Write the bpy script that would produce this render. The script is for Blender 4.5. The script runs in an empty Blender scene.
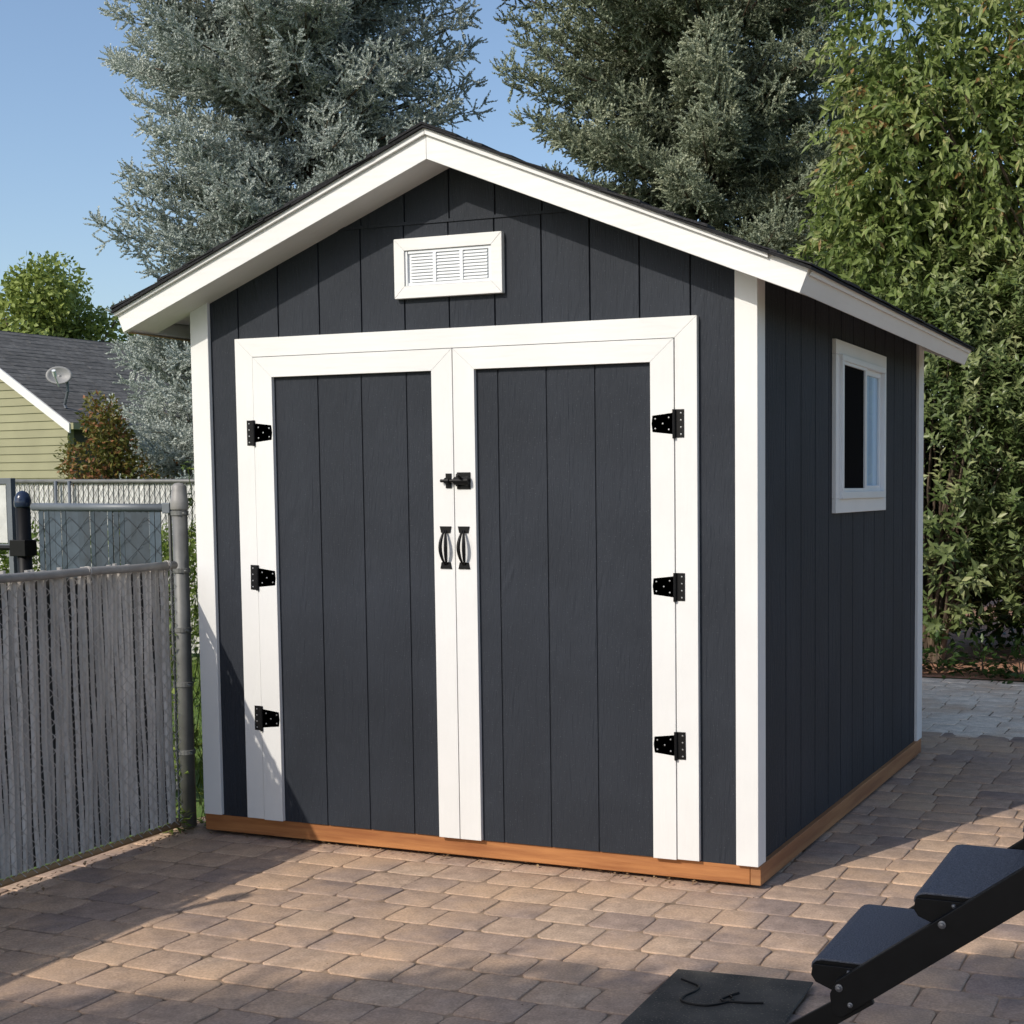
import bpy, math, random
import numpy as np
from mathutils import Vector, Matrix
random.seed(7); RNG = np.random.default_rng(11)
R = math.radians
scene = bpy.context.scene
COL = scene.collection

# ------------------------------------------------------------------ helpers
class MB:
    def __init__(s): s.v = []; s.f = []
    def quad(s, *p):
        n = len(s.v); s.v += [tuple(q) for q in p]; s.f.append(tuple(range(n, n + len(p))))
    def hexa(s, p):                       # 8 points: bottom 4 ccw, top 4 ccw
        n = len(s.v); s.v += [tuple(q) for q in p]
        for f in ((3,2,1,0),(4,5,6,7),(0,1,5,4),(1,2,6,5),(2,3,7,6),(3,0,4,7)):
            s.f.append(tuple(n + i for i in f))
    def box(s, x0, x1, y0, y1, z0, z1):
        s.hexa([(x0,y0,z0),(x1,y0,z0),(x1,y1,z0),(x0,y1,z0),(x0,y0,z1),(x1,y0,z1),(x1,y1,z1),(x0,y1,z1)])
    def prism(s, pts, axis, a, b):        # polygon (2D ccw) extruded along axis from a to b
        def P(u, v, w):
            return {'x': (w,u,v), 'y': (u,w,v), 'z': (u,v,w)}[axis]
        n = len(s.v); k = len(pts)
        s.v += [P(u, v, a) for u, v in pts] + [P(u, v, b) for u, v in pts]
        s.f.append(tuple(n + i for i in range(k))); s.f.append(tuple(n + k + i for i in reversed(range(k))))
        for i in range(k):
            j = (i + 1) % k; s.f.append((n+j, n+i, n+k+i, n+k+j))
    def tube(s, pts, r, n=8, caps=True):
        pts = [Vector(p) for p in pts]; base = len(s.v)
        rr = r if isinstance(r, (list, tuple)) else [r] * len(pts)
        up = None
        for i, p in enumerate(pts):
            d = (pts[min(i+1, len(pts)-1)] - pts[max(i-1, 0)])
            if d.length < 1e-9: d = Vector((0,0,1))
            d.normalize()
            if up is None: up = Vector((0,0,1)) if abs(d.z) < .9 else Vector((1,0,0))
            a = d.cross(up).normalized(); b = a.cross(d).normalized(); up = b
            for k in range(n):
                t = 2*math.pi*k/n
                s.v.append(tuple(p + a*math.cos(t)*rr[i] + b*math.sin(t)*rr[i]))
        for i in range(len(pts)-1):
            for k in range(n):
                a0 = base+i*n+k; a1 = base+i*n+(k+1) % n
                s.f.append((a0, a1, a1+n, a0+n))
        if caps:
            s.f.append(tuple(base+k for k in reversed(range(n))))
            s.f.append(tuple(base+(len(pts)-1)*n+k for k in range(n)))
    def lathe(s, prof, c, n=20):          # prof: list (r,z)
        s.tube([(c[0],c[1],c[2]+z) for r, z in prof], [max(r, 1e-4) for r, z in prof], n)
    def build(s, name, mat, parent=None, origin=None, bevel=0, smooth=False):
        me = bpy.data.meshes.new(name)
        off = Vector((0,0,0))
        if parent is not None: off = world_loc(parent)
        o = Vector(origin) if origin else (off if parent is not None else Vector((0,0,0)))
        me.from_pydata([tuple(Vector(v)-o) for v in s.v], [], s.f); me.update()
        ob = bpy.data.objects.new(name, me); COL.objects.link(ob)
        me.materials.append(mat)
        ob.location = o - off
        if parent is not None: ob.parent = parent
        import bmesh
        bm = bmesh.new(); bm.from_mesh(me); bmesh.ops.recalc_face_normals(bm, faces=bm.faces); bm.to_mesh(me); bm.free()
        if smooth:
            for p in me.polygons: p.use_smooth = True
        if bevel:
            m = ob.modifiers.new('bevel', 'BEVEL'); m.width = bevel; m.segments = 2; m.limit_method = 'ANGLE'; m.angle_limit = R(40)
        return ob

def world_loc(o):
    l = Vector(o.location)
    while o.parent: o = o.parent; l += Vector(o.location)
    return l
def tag(o, label, cat, group=None, kind=None):
    if label: o['label'] = label
    if cat: o['category'] = cat
    if group: o['group'] = group
    if kind: o['kind'] = kind
    return o
def thing(name, label, cat, loc=(0,0,0), group=None):
    o = bpy.data.objects.new(name, None); COL.objects.link(o); o.location = loc; o.empty_display_size = .1
    return tag(o, label, cat, group)
def copy_tree(o, parent=None, dloc=None):
    c = o.copy(); COL.objects.link(c)
    if parent is not None: c.parent = parent
    if dloc is not None: c.location = Vector(o.location) + Vector(dloc)
    for ch in o.children: copy_tree(ch, c)
    return c
def tri_mesh(name, V, F, mat, parent=None, tone=None, smooth=False, loc=(0,0,0)):
    V = np.asarray(V, np.float32) - np.array(loc, np.float32); F = np.asarray(F, np.int32)
    me = bpy.data.meshes.new(name); k = F.shape[1]
    me.vertices.add(len(V)); me.vertices.foreach_set('co', V.ravel())
    me.loops.add(F.size); me.loops.foreach_set('vertex_index', F.ravel())
    me.polygons.add(len(F)); me.polygons.foreach_set('loop_start', np.arange(0, F.size, k, dtype=np.int32))
    me.polygons.foreach_set('loop_total', np.full(len(F), k, np.int32))
    if tone is not None:
        a = me.attributes.new('tone', 'FLOAT', 'POINT'); a.data.foreach_set('value', np.asarray(tone, np.float32))
    me.update(calc_edges=True); me.validate()
    if smooth: me.polygons.foreach_set('use_smooth', np.ones(len(F), bool))
    me.materials.append(mat)
    ob = bpy.data.objects.new(name, me); COL.objects.link(ob)
    if parent is not None: ob.parent = parent; ob.location = Vector(loc) - world_loc(parent)
    else: ob.location = loc
    return ob

# ------------------------------------------------------------------ materials
def nodes(name):
    m = bpy.data.materials.new(name); m.use_nodes = True
    nt = m.node_tree; b = nt.nodes['Principled BSDF']
    return m, nt, b
def mat(name, col, rough=.6, var=.12, nscale=6, stretch=(1,1,1), bump=0, bscale=60, bstretch=None, metal=0, spec=.5, col2=None, lo=.35, hi=.65, detail=5):
    m, nt, b = nodes(name); N = nt.nodes; L = nt.links
    tc = N.new('ShaderNodeTexCoord'); mp = N.new('ShaderNodeMapping'); L.new(tc.outputs['Object'], mp.inputs[0]); mp.inputs['Scale'].default_value = stretch
    nz = N.new('ShaderNodeTexNoise'); nz.inputs['Scale'].default_value = nscale; nz.inputs['Detail'].default_value = detail; nz.inputs['Roughness'].default_value = .6
    L.new(mp.outputs[0], nz.inputs['Vector'])
    cr = N.new('ShaderNodeValToRGB'); L.new(nz.outputs['Fac'], cr.inputs[0])
    c = col; c2 = col2 if col2 else tuple(x*(1+var) for x in c); c1 = c if col2 else tuple(x*(1-var) for x in c)
    cr.color_ramp.elements[0].color = (*c1, 1); cr.color_ramp.elements[1].color = (*c2, 1)
    cr.color_ramp.elements[0].position = lo; cr.color_ramp.elements[1].position = hi
    L.new(cr.outputs[0], b.inputs['Base Color'])
    b.inputs['Roughness'].default_value = rough; b.inputs['Metallic'].default_value = metal
    b.inputs['Specular IOR Level'].default_value = spec
    if bump:
        mp2 = N.new('ShaderNodeMapping'); L.new(tc.outputs['Object'], mp2.inputs[0]); mp2.inputs['Scale'].default_value = bstretch or (1,1,1)
        n2 = N.new('ShaderNodeTexNoise'); n2.inputs['Scale'].default_value = bscale; n2.inputs['Detail'].default_value = 4
        L.new(mp2.outputs[0], n2.inputs['Vector'])
        bp = N.new('ShaderNodeBump'); bp.inputs['Strength'].default_value = bump; bp.inputs['Distance'].default_value = .004
        L.new(n2.outputs['Fac'], bp.inputs['Height']); L.new(bp.outputs[0], b.inputs['Normal'])
    return m
def leafmat(name, stops, rough=.5, trans=.35):
    m, nt, b = nodes(name); N = nt.nodes; L = nt.links
    at = N.new('ShaderNodeAttribute'); at.attribute_name = 'tone'
    cr = N.new('ShaderNodeValToRGB'); L.new(at.outputs['Fac'], cr.inputs[0])
    el = cr.color_ramp.elements
    while len(el) < len(stops): el.new(.5)
    for e, (p, c) in zip(el, stops): e.position = p; e.color = (*c, 1)
    L.new(cr.outputs[0], b.inputs['Base Color']); b.inputs['Roughness'].default_value = rough
    b.inputs['Specular IOR Level'].default_value = .35
    if trans:
        tr = N.new('ShaderNodeBsdfTranslucent'); L.new(cr.outputs[0], tr.inputs[0])
        mx = N.new('ShaderNodeMixShader'); mx.inputs[0].default_value = trans
        L.new(b.outputs[0], mx.inputs[1]); L.new(tr.outputs[0], mx.inputs[2])
        L.new(mx.outputs[0], N['Material Output'].inputs['Surface'])
    return m

def siding_material(name, col):
    """painted textured panel siding: embossed cedar grain"""
    m, nt, b = nodes(name); N = nt.nodes; L = nt.links
    tc = N.new('ShaderNodeTexCoord')
    mp = N.new('ShaderNodeMapping'); mp.inputs['Scale'].default_value = (1,1,.13); L.new(tc.outputs['Object'], mp.inputs[0])
    n1 = N.new('ShaderNodeTexNoise'); n1.inputs['Scale'].default_value = 9; n1.inputs['Detail'].default_value = 2; n1.inputs['Distortion'].default_value = .6
    L.new(mp.outputs[0], n1.inputs['Vector'])
    ml = N.new('ShaderNodeMath'); ml.operation = 'MULTIPLY'; ml.inputs[1].default_value = 38; L.new(n1.outputs['Fac'], ml.inputs[0])
    sn = N.new('ShaderNodeMath'); sn.operation = 'SINE'; L.new(ml.outputs[0], sn.inputs[0])
    n2 = N.new('ShaderNodeTexNoise'); n2.inputs['Scale'].default_value = 150; n2.inputs['Detail'].default_value = 3; L.new(mp.outputs[0], n2.inputs['Vector'])
    n3 = N.new('ShaderNodeTexNoise'); n3.inputs['Scale'].default_value = 5; L.new(tc.outputs['Object'], n3.inputs['Vector'])
    m3 = N.new('ShaderNodeMapRange'); m3.inputs[1].default_value = .4; m3.inputs[2].default_value = .62; L.new(n3.outputs['Fac'], m3.inputs[0])
    m4 = N.new('ShaderNodeMath'); m4.operation = 'MULTIPLY'; L.new(sn.outputs[0], m4.inputs[0]); L.new(m3.outputs[0], m4.inputs[1])
    ad = N.new('ShaderNodeMath'); ad.operation = 'MULTIPLY_ADD'; ad.inputs[1].default_value = .25; L.new(m4.outputs[0], ad.inputs[0]); L.new(n2.outputs['Fac'], ad.inputs[2])
    bp = N.new('ShaderNodeBump'); bp.inputs['Strength'].default_value = .9; bp.inputs['Distance'].default_value = .005
    L.new(ad.outputs[0], bp.inputs['Height']); L.new(bp.outputs[0], b.inputs['Normal'])
    n4 = N.new('ShaderNodeTexNoise'); n4.inputs['Scale'].default_value = 2.5; n4.inputs['Detail'].default_value = 6; L.new(tc.outputs['Object'], n4.inputs['Vector'])
    cr = N.new('ShaderNodeValToRGB'); L.new(n4.outputs['Fac'], cr.inputs[0])
    cr.color_ramp.elements[0].position = .3; cr.color_ramp.elements[1].position = .75
    cr.color_ramp.elements[0].color = (*[c*.84 for c in col], 1); cr.color_ramp.elements[1].color = (*[c*1.2 for c in col], 1)
    # scattered pale specks of dust
    n5 = N.new('ShaderNodeTexNoise'); n5.inputs['Scale'].default_value = 190; n5.inputs['Detail'].default_value = 0; L.new(tc.outputs['Object'], n5.inputs['Vector'])
    m5 = N.new('ShaderNodeMapRange'); m5.inputs[1].default_value = .74; m5.inputs[2].default_value = .80; m5.inputs[4].default_value = .15; L.new(n5.outputs['Fac'], m5.inputs[0])
    mx = N.new('ShaderNodeMix'); mx.data_type = 'RGBA'; L.new(m5.outputs[0], mx.inputs[0]); L.new(cr.outputs[0], mx.inputs[6]); mx.inputs[7].default_value = (.25,.26,.28,1)
    L.new(mx.outputs[2], b.inputs['Base Color'])
    b.inputs['Roughness'].default_value = .68; b.inputs['Specular IOR Level'].default_value = .22
    return m

def paver_material():
    m, nt, b = nodes('paver_concrete'); N = nt.nodes; L = nt.links
    tc = N.new('ShaderNodeTexCoord'); at = N.new('ShaderNodeAttribute'); at.attribute_name = 'tone'
    cr = N.new('ShaderNodeValToRGB'); L.new(at.outputs['Fac'], cr.inputs[0])
    st = [(0,(.25,.19,.165)),(.3,(.35,.255,.20)),(.6,(.43,.305,.222)),(.8,(.47,.34,.245)),(1,(.78,.66,.53))]  # top stop holds the painted bright patch of the rear pavers
    el = cr.color_ramp.elements
    while len(el) < len(st): el.new(.5)
    for e,(p,c) in zip(el, st): e.position = p; e.color = (*c,1)
    n1 = N.new('ShaderNodeTexNoise'); n1.inputs['Scale'].default_value = 14; n1.inputs['Detail'].default_value = 8; n1.inputs['Roughness'].default_value = .65; L.new(tc.outputs['Object'], n1.inputs['Vector'])
    r1 = N.new('ShaderNodeMapRange'); r1.inputs[1].default_value = .3; r1.inputs[2].default_value = .7; r1.inputs[3].default_value = .74; r1.inputs[4].default_value = 1.18; L.new(n1.outputs['Fac'], r1.inputs[0])
    v = N.new('ShaderNodeVectorMath'); v.operation = 'SCALE'; L.new(cr.outputs[0], v.inputs[0]); L.new(r1.outputs[0], v.inputs['Scale'])
    # sand washed over the stones in patches
    n2 = N.new('ShaderNodeTexNoise'); n2.inputs['Scale'].default_value = 1.7; n2.inputs['Detail'].default_value = 7; n2.inputs['Roughness'].default_value = .62; L.new(tc.outputs['Object'], n2.inputs['Vector'])
    r2 = N.new('ShaderNodeMapRange'); r2.inputs[1].default_value = .46; r2.inputs[2].default_value = .66; r2.inputs[4].default_value = .8; L.new(n2.outputs['Fac'], r2.inputs[0])
    mx = N.new('ShaderNodeMix'); mx.data_type = 'RGBA'; L.new(r2.outputs[0], mx.inputs[0]); L.new(v.outputs[0], mx.inputs[6]); mx.inputs[7].default_value = (.56,.375,.24,1)
    # dark grit specks
    n3 = N.new('ShaderNodeTexNoise'); n3.inputs['Scale'].default_value = 130; n3.inputs['Detail'].default_value = 2; L.new(tc.outputs['Object'], n3.inputs['Vector'])
    r3 = N.new('ShaderNodeMapRange'); r3.inputs[1].default_value = .28; r3.inputs[2].default_value = .72; r3.inputs[3].default_value = .8; r3.inputs[4].default_value = 1.2; L.new(n3.outputs['Fac'], r3.inputs[0])
    v2 = N.new('ShaderNodeVectorMath'); v2.operation = 'SCALE'; L.new(mx.outputs[2], v2.inputs[0]); L.new(r3.outputs[0], v2.inputs['Scale'])
    L.new(v2.outputs[0], b.inputs['Base Color']); b.inputs['Roughness'].default_value = .88; b.inputs['Specular IOR Level'].default_value = .25
    a = N.new('ShaderNodeMath'); a.operation = 'MULTIPLY_ADD'; a.inputs[1].default_value = .35; L.new(n3.outputs['Fac'], a.inputs[0]); L.new(n1.outputs['Fac'], a.inputs[2])
    bp = N.new('ShaderNodeBump'); bp.inputs['Strength'].default_value = .4; bp.inputs['Distance'].default_value = .005; L.new(a.outputs[0], bp.inputs['Height']); L.new(bp.outputs[0], b.inputs['Normal'])
    return m

M = {}
M['navy'] = siding_material('charcoal_navy_siding_paint', (.0245,.0285,.037))
M['navyback'] = mat('groove_paint', (.011,.013,.018), .8)
M['white'] = mat('white_trim_paint', (.72,.715,.70), .5, var=.03, nscale=3, bump=.35, bscale=45, bstretch=(1,1,.12))
M['whiteh'] = mat('white_trim_paint_horizontal_grain', (.72,.715,.70), .5, var=.03, nscale=3, bump=.35, bscale=45, bstretch=(.12,1,1))
M['whitey'] = mat('white_eave_paint', (.72,.715,.70), .55, var=.03, nscale=3, bump=.35, bscale=45, bstretch=(1,.12,1))
M['vinyl'] = mat('white_vinyl', (.74,.76,.78), .3, var=.02)
M['shingle'] = mat('black_asphalt_shingle', (.014,.014,.016), .95, var=.5, nscale=120, bump=.8, bscale=180)
M['skid'] = mat('cedar_toned_treated_lumber', (.27,.095,.028), .7, nscale=4, stretch=(.5,1,7), col2=(.45,.19,.062), bump=.4, bscale=30, bstretch=(.1,1,2.5))
M['skidy'] = mat('cedar_toned_treated_lumber_side', (.24,.095,.035), .7, nscale=5, stretch=(1,.25,4), col2=(.38,.18,.07), bump=.4, bscale=30, bstretch=(1,.1,2.5))
M['rawwood'] = mat('bare_board_edge', (.32,.2,.1), .8, nscale=10)
M['blackmetal'] = mat('black_powder_coat', (.004,.004,.0045), .5, var=.2, nscale=30, spec=.22)
M['screw'] = mat('zinc_screw_head', (.35,.35,.35), .35, metal=.8)
M['steelgrey'] = mat('dull_galvanised_steel', (.15,.15,.145), .55, metal=.3, var=.2, nscale=9)
M['slatgrey'] = mat('weathered_grey_plastic_slat', (.56,.52,.48), .5, var=.15, nscale=9, stretch=(3,3,.6))
M['slat_gap_shade'] = mat('painted_slat_gap_shade', (.10,.095,.09), .7)  # dark tone painting shade into the gaps between fence slats
M['slatblue'] = mat('blue_grey_plastic_slat', (.04,.058,.078), .55, var=.2, nscale=12)
M['slatwhite'] = mat('white_plastic_slat', (.55,.55,.53), .6, var=.15, nscale=8)
M['pipegrey'] = mat('grey_pipe_top_rail', (.25,.24,.23), .5, var=.18, nscale=14)
M['pipeblue'] = mat('grey_blue_pipe', (.12,.135,.155), .45, var=.15)
M['wire'] = mat('galvanised_wire', (.5,.47,.44), .4, metal=.2)
M['wiredark'] = mat('dark_wire', (.06,.06,.065), .5, metal=.3)
M['paver'] = paver_material()
M['sand'] = mat('joint_sand', (.27,.185,.12), .95, var=.45, nscale=7, bump=.3, bscale=200)
M['slab'] = mat('pale_concrete_paver', (.46,.42,.37), .9, var=.15, nscale=8, bump=.5, bscale=90)
M['bolt'] = mat('dull_bolt_steel', (.16,.16,.17), .4, metal=.6)
M['rubber'] = None

def rubber_material():
    m, nt, b = nodes('black_rubber_with_dust'); N = nt.nodes; L = nt.links
    tc = N.new('ShaderNodeTexCoord')
    n1 = N.new('ShaderNodeTexNoise'); n1.inputs['Scale'].default_value = 160; n1.inputs['Detail'].default_value = 1; L.new(tc.outputs['Object'], n1.inputs['Vector'])
    r1 = N.new('ShaderNodeMapRange'); r1.inputs[1].default_value = .64; r1.inputs[2].default_value = .74; r1.inputs[4].default_value = .6; L.new(n1.outputs['Fac'], r1.inputs[0])
    n2 = N.new('ShaderNodeTexNoise'); n2.inputs['Scale'].default_value = 6; n2.inputs['Detail'].default_value = 6; L.new(tc.outputs['Object'], n2.inputs['Vector'])
    cr = N.new('ShaderNodeValToRGB'); cr.color_ramp.elements[0].color = (.022,.021,.019,1); cr.color_ramp.elements[1].color = (.085,.075,.06,1); cr.color_ramp.elements[0].position=.35; cr.color_ramp.elements[1].position=.75
    L.new(n2.outputs['Fac'], cr.inputs[0])
    mx = N.new('ShaderNodeMix'); mx.data_type = 'RGBA'; L.new(r1.outputs[0], mx.inputs[0]); L.new(cr.outputs[0], mx.inputs[6]); mx.inputs[7].default_value = (.24,.2,.14,1)
    L.new(mx.outputs[2], b.inputs['Base Color']); b.inputs['Roughness'].default_value = .8
    bp = N.new('ShaderNodeBump'); bp.inputs['Strength'].default_value = .5; bp.inputs['Distance'].default_value = .003; L.new(n1.outputs['Fac'], bp.inputs['Height']); L.new(bp.outputs[0], b.inputs['Normal'])
    return m
M['rubber'] = rubber_material()
M['carpet'] = mat('charcoal_step_carpet', (.10,.104,.122), .9, var=.35, nscale=240, bump=.9, bscale=260)
M['lawn'] = mat('lawn_green', (.06,.12,.018), .9, nscale=5, col2=(.13,.20,.03), bump=.8, bscale=80)
M['mulch'] = mat('red_bark_mulch', (.22,.10,.055), .95, nscale=25, col2=(.50,.27,.17), bump=1, bscale=50)
M['lap'] = mat('sage_tan_lap_siding', (.27,.26,.155), .7, var=.06, nscale=2)
M['asphroof'] = mat('grey_asphalt_roof', (.075,.072,.068), .95, nscale=9, stretch=(1,1,2.2), var=.35, bump=.6, bscale=40, col2=(.135,.13,.122))
M['bark'] = mat('bark_brown', (.11,.08,.055), .9, nscale=10, stretch=(1,1,.3), var=.4, bump=1, bscale=20, bstretch=(1,1,.2))
M['darkwall'] = mat('wall_shade_and_block_tone', (.06,.055,.045), .8)  # house wall shade painted into the colour; also used on the ground blocks
M['dishgrey'] = mat('pale_grey_dish', (.22,.22,.225), .5)
M['curtain'] = mat('pale_blue_cloth', (.55,.68,.78), .8, nscale=1.5, stretch=(1,18,.05), var=.3)
M['litter'] = leafmat('dry_leaf_litter', [(0,(.10,.055,.03)),(.5,(.2,.12,.06)),(1,(.34,.24,.13))], .8, 0)

def per_piece(m, lo, hi):
    # each separate slat or shingle gets its own slightly different colour
    nt = m.node_tree; N = nt.nodes; L = nt.links; b = N['Principled BSDF']
    src = b.inputs['Base Color'].links[0].from_socket
    g = N.new('ShaderNodeNewGeometry'); mr = N.new('ShaderNodeMapRange'); mr.inputs[3].default_value = lo; mr.inputs[4].default_value = hi
    L.new(g.outputs['Random Per Island'], mr.inputs[0])
    v = N.new('ShaderNodeVectorMath'); v.operation = 'SCALE'; L.new(src, v.inputs[0]); L.new(mr.outputs[0], v.inputs['Scale']); L.new(v.outputs[0], b.inputs['Base Color'])
per_piece(M['slatgrey'], .72, 1.15); per_piece(M['slatblue'], .7, 1.3); per_piece(M['slatwhite'], .8, 1.1); per_piece(M['shingle'], .6, 1.8); per_piece(M['asphroof'], .82, 1.18); per_piece(M['lap'], .95, 1.05)
def knots(m):
    nt = m.node_tree; N = nt.nodes; L = nt.links; b = N['Principled BSDF']; src = b.inputs['Base Color'].links[0].from_socket
    tc = N.new('ShaderNodeTexCoord'); v = N.new('ShaderNodeTexVoronoi'); v.inputs['Scale'].default_value = 7; L.new(tc.outputs['Object'], v.inputs['Vector'])
    mr = N.new('ShaderNodeMapRange'); mr.inputs[1].default_value = .03; mr.inputs[2].default_value = .10; mr.inputs[3].default_value = .8; mr.inputs[4].default_value = 0; L.new(v.outputs['Distance'], mr.inputs[0])
    mx = N.new('ShaderNodeMix'); mx.data_type = 'RGBA'; L.new(mr.outputs[0], mx.inputs[0]); L.new(src, mx.inputs[6]); mx.inputs[7].default_value = (.12,.045,.018,1); L.new(mx.outputs[2], b.inputs['Base Color'])
knots(M['skid']); knots(M['skidy'])

def glass_mat(name, tint=(.9,.95,1), alpha=.6):
    m, nt, b = nodes(name); N = nt.nodes; L = nt.links
    gl = N.new('ShaderNodeBsdfGlossy'); gl.inputs['Roughness'].default_value = .02
    tr = N.new('ShaderNodeBsdfTransparent'); tr.inputs[0].default_value = (*tint,1)
    fr = N.new('ShaderNodeFresnel'); fr.inputs[0].default_value = 1.18
    mx = N.new('ShaderNodeMixShader'); L.new(fr.outputs[0], mx.inputs[0]); L.new(tr.outputs[0], mx.inputs[1]); L.new(gl.outputs[0], mx.inputs[2])
    L.new(mx.outputs[0], N['Material Output'].inputs['Surface'])
    return m
M['glass'] = glass_mat('window_glass')
M['screen'] = mat('dark_insect_screen', (.002,.002,.0025), .9, var=.1, spec=.05)

# ------------------------------------------------------------------ camera (solved from the photograph)
cx, cy, cz, yaw, pit, rol, F, SX, SY = 4.1562, -4.8306, 1.4788, .3668, -.0694, -.0047, 1399.049, 188.2132, 73.3549
fw = Vector((-math.sin(yaw)*math.cos(pit), math.cos(yaw)*math.cos(pit), math.sin(pit)))
r_ = Vector((math.cos(yaw), math.sin(yaw), 0)); u_ = r_.cross(fw)
r2 = r_*math.cos(rol)+u_*math.sin(rol); u2 = -r_*math.sin(rol)+u_*math.cos(rol)
cd = bpy.data.cameras.new('camera'); cam = bpy.data.objects.new('camera', cd); COL.objects.link(cam)
mw = Matrix((( r2.x,u2.x,-fw.x,cx),(r2.y,u2.y,-fw.y,cy),(r2.z,u2.z,-fw.z,cz),(0,0,0,1)))
cam.matrix_world = mw
cd.sensor_width = 36; cd.lens = F/1024*36; cd.shift_x = -SX/1024; cd.shift_y = SY/1024
cd.clip_start = .05; cd.clip_end = 3000
scene.camera = cam

# ------------------------------------------------------------------ light
AZ, EL = 22.0, 36.0
ld = Vector((math.sin(R(AZ))*math.cos(R(EL)), math.cos(R(AZ))*math.cos(R(EL)), -math.sin(R(EL))))
sl = bpy.data.lights.new('sun', 'SUN'); sl.energy = 3.1; sl.angle = R(.53); sl.color = (1,.93,.82)
so = bpy.data.objects.new('sun', sl); COL.objects.link(so); so.rotation_euler = ld.to_track_quat('-Z','Y').to_euler(); so.location = (0,-10,10)
w = bpy.data.worlds.new('World'); scene.world = w; w.use_nodes = True
nt = w.node_tree; bg = nt.nodes['Background']; sk = nt.nodes.new('ShaderNodeTexSky'); sk.sky_type = 'NISHITA'; sk.sun_disc = False
sk.sun_elevation = R(EL); sk.sun_rotation = R(180+AZ); sk.air_density = 1.0; sk.dust_density = 1.6; sk.ozone_density = 2.0; sk.altitude = 100
nt.links.new(sk.outputs[0], bg.inputs[0]); bg.inputs[1].default_value = .15
scene.view_settings.view_transform = 'Standard'; scene.view_settings.look = 'None'; scene.view_settings.exposure = 0.17; scene.view_settings.gamma = 1
scene.render.engine = 'CYCLES'

# ------------------------------------------------------------------ ground
g = MB(); g.quad((-300,-300,-.02),(300,-300,-.02),(300,600,-.02),(-300,600,-.02))
tag(g.build('lawn', M['lawn']), None, None, kind='structure')
def sand_sheet():
    # joint sand: a sheet whose level rises here and there until it buries the joints
    xs=np.concatenate([[-.25],np.arange(-.2,4.4,.024),[5,7,12]]); ys=np.concatenate([[-14,-8,-4],np.arange(-2.6,.32,.024),[1,2,3,4,5,6]])
    X,Y=np.meshgrid(xs,ys); P=np.stack([X.ravel(),Y.ravel(),np.zeros(X.size)],1)
    nz=noise3(P+3.1,1.6,2)*.55+noise3(P,4.3,5)*.3+noise3(P,13.,8)*.15+.35*np.exp(-((P[:,1]+.12)/.35)**2)*(P[:,0]<2.6)
    P[:,2]=-.0155+.0028*np.clip((nz-.02)*1.6,0,1)
    P[:,2][(P[:,1]>.3)|(P[:,1]<-2.6)|(P[:,0]>4.4)]=-.0165
    nx,ny=len(xs),len(ys); a=(np.arange(ny-1)[:,None]*nx+np.arange(nx-1)[None]).ravel()
    Fq=np.stack([a,a+1,a+1+nx,a+nx],1)
    tag(tri_mesh('joint_sand',P,Fq,M['sand'],smooth=True),None,None,kind='structure')
g = MB(); g.quad((-1,6.0,-.008),(14,6.0,-.008),(14,15,-.008),(-1,15,-.008))
tag(g.build('planting_bed', M['mulch']), None, None, kind='structure')

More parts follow.
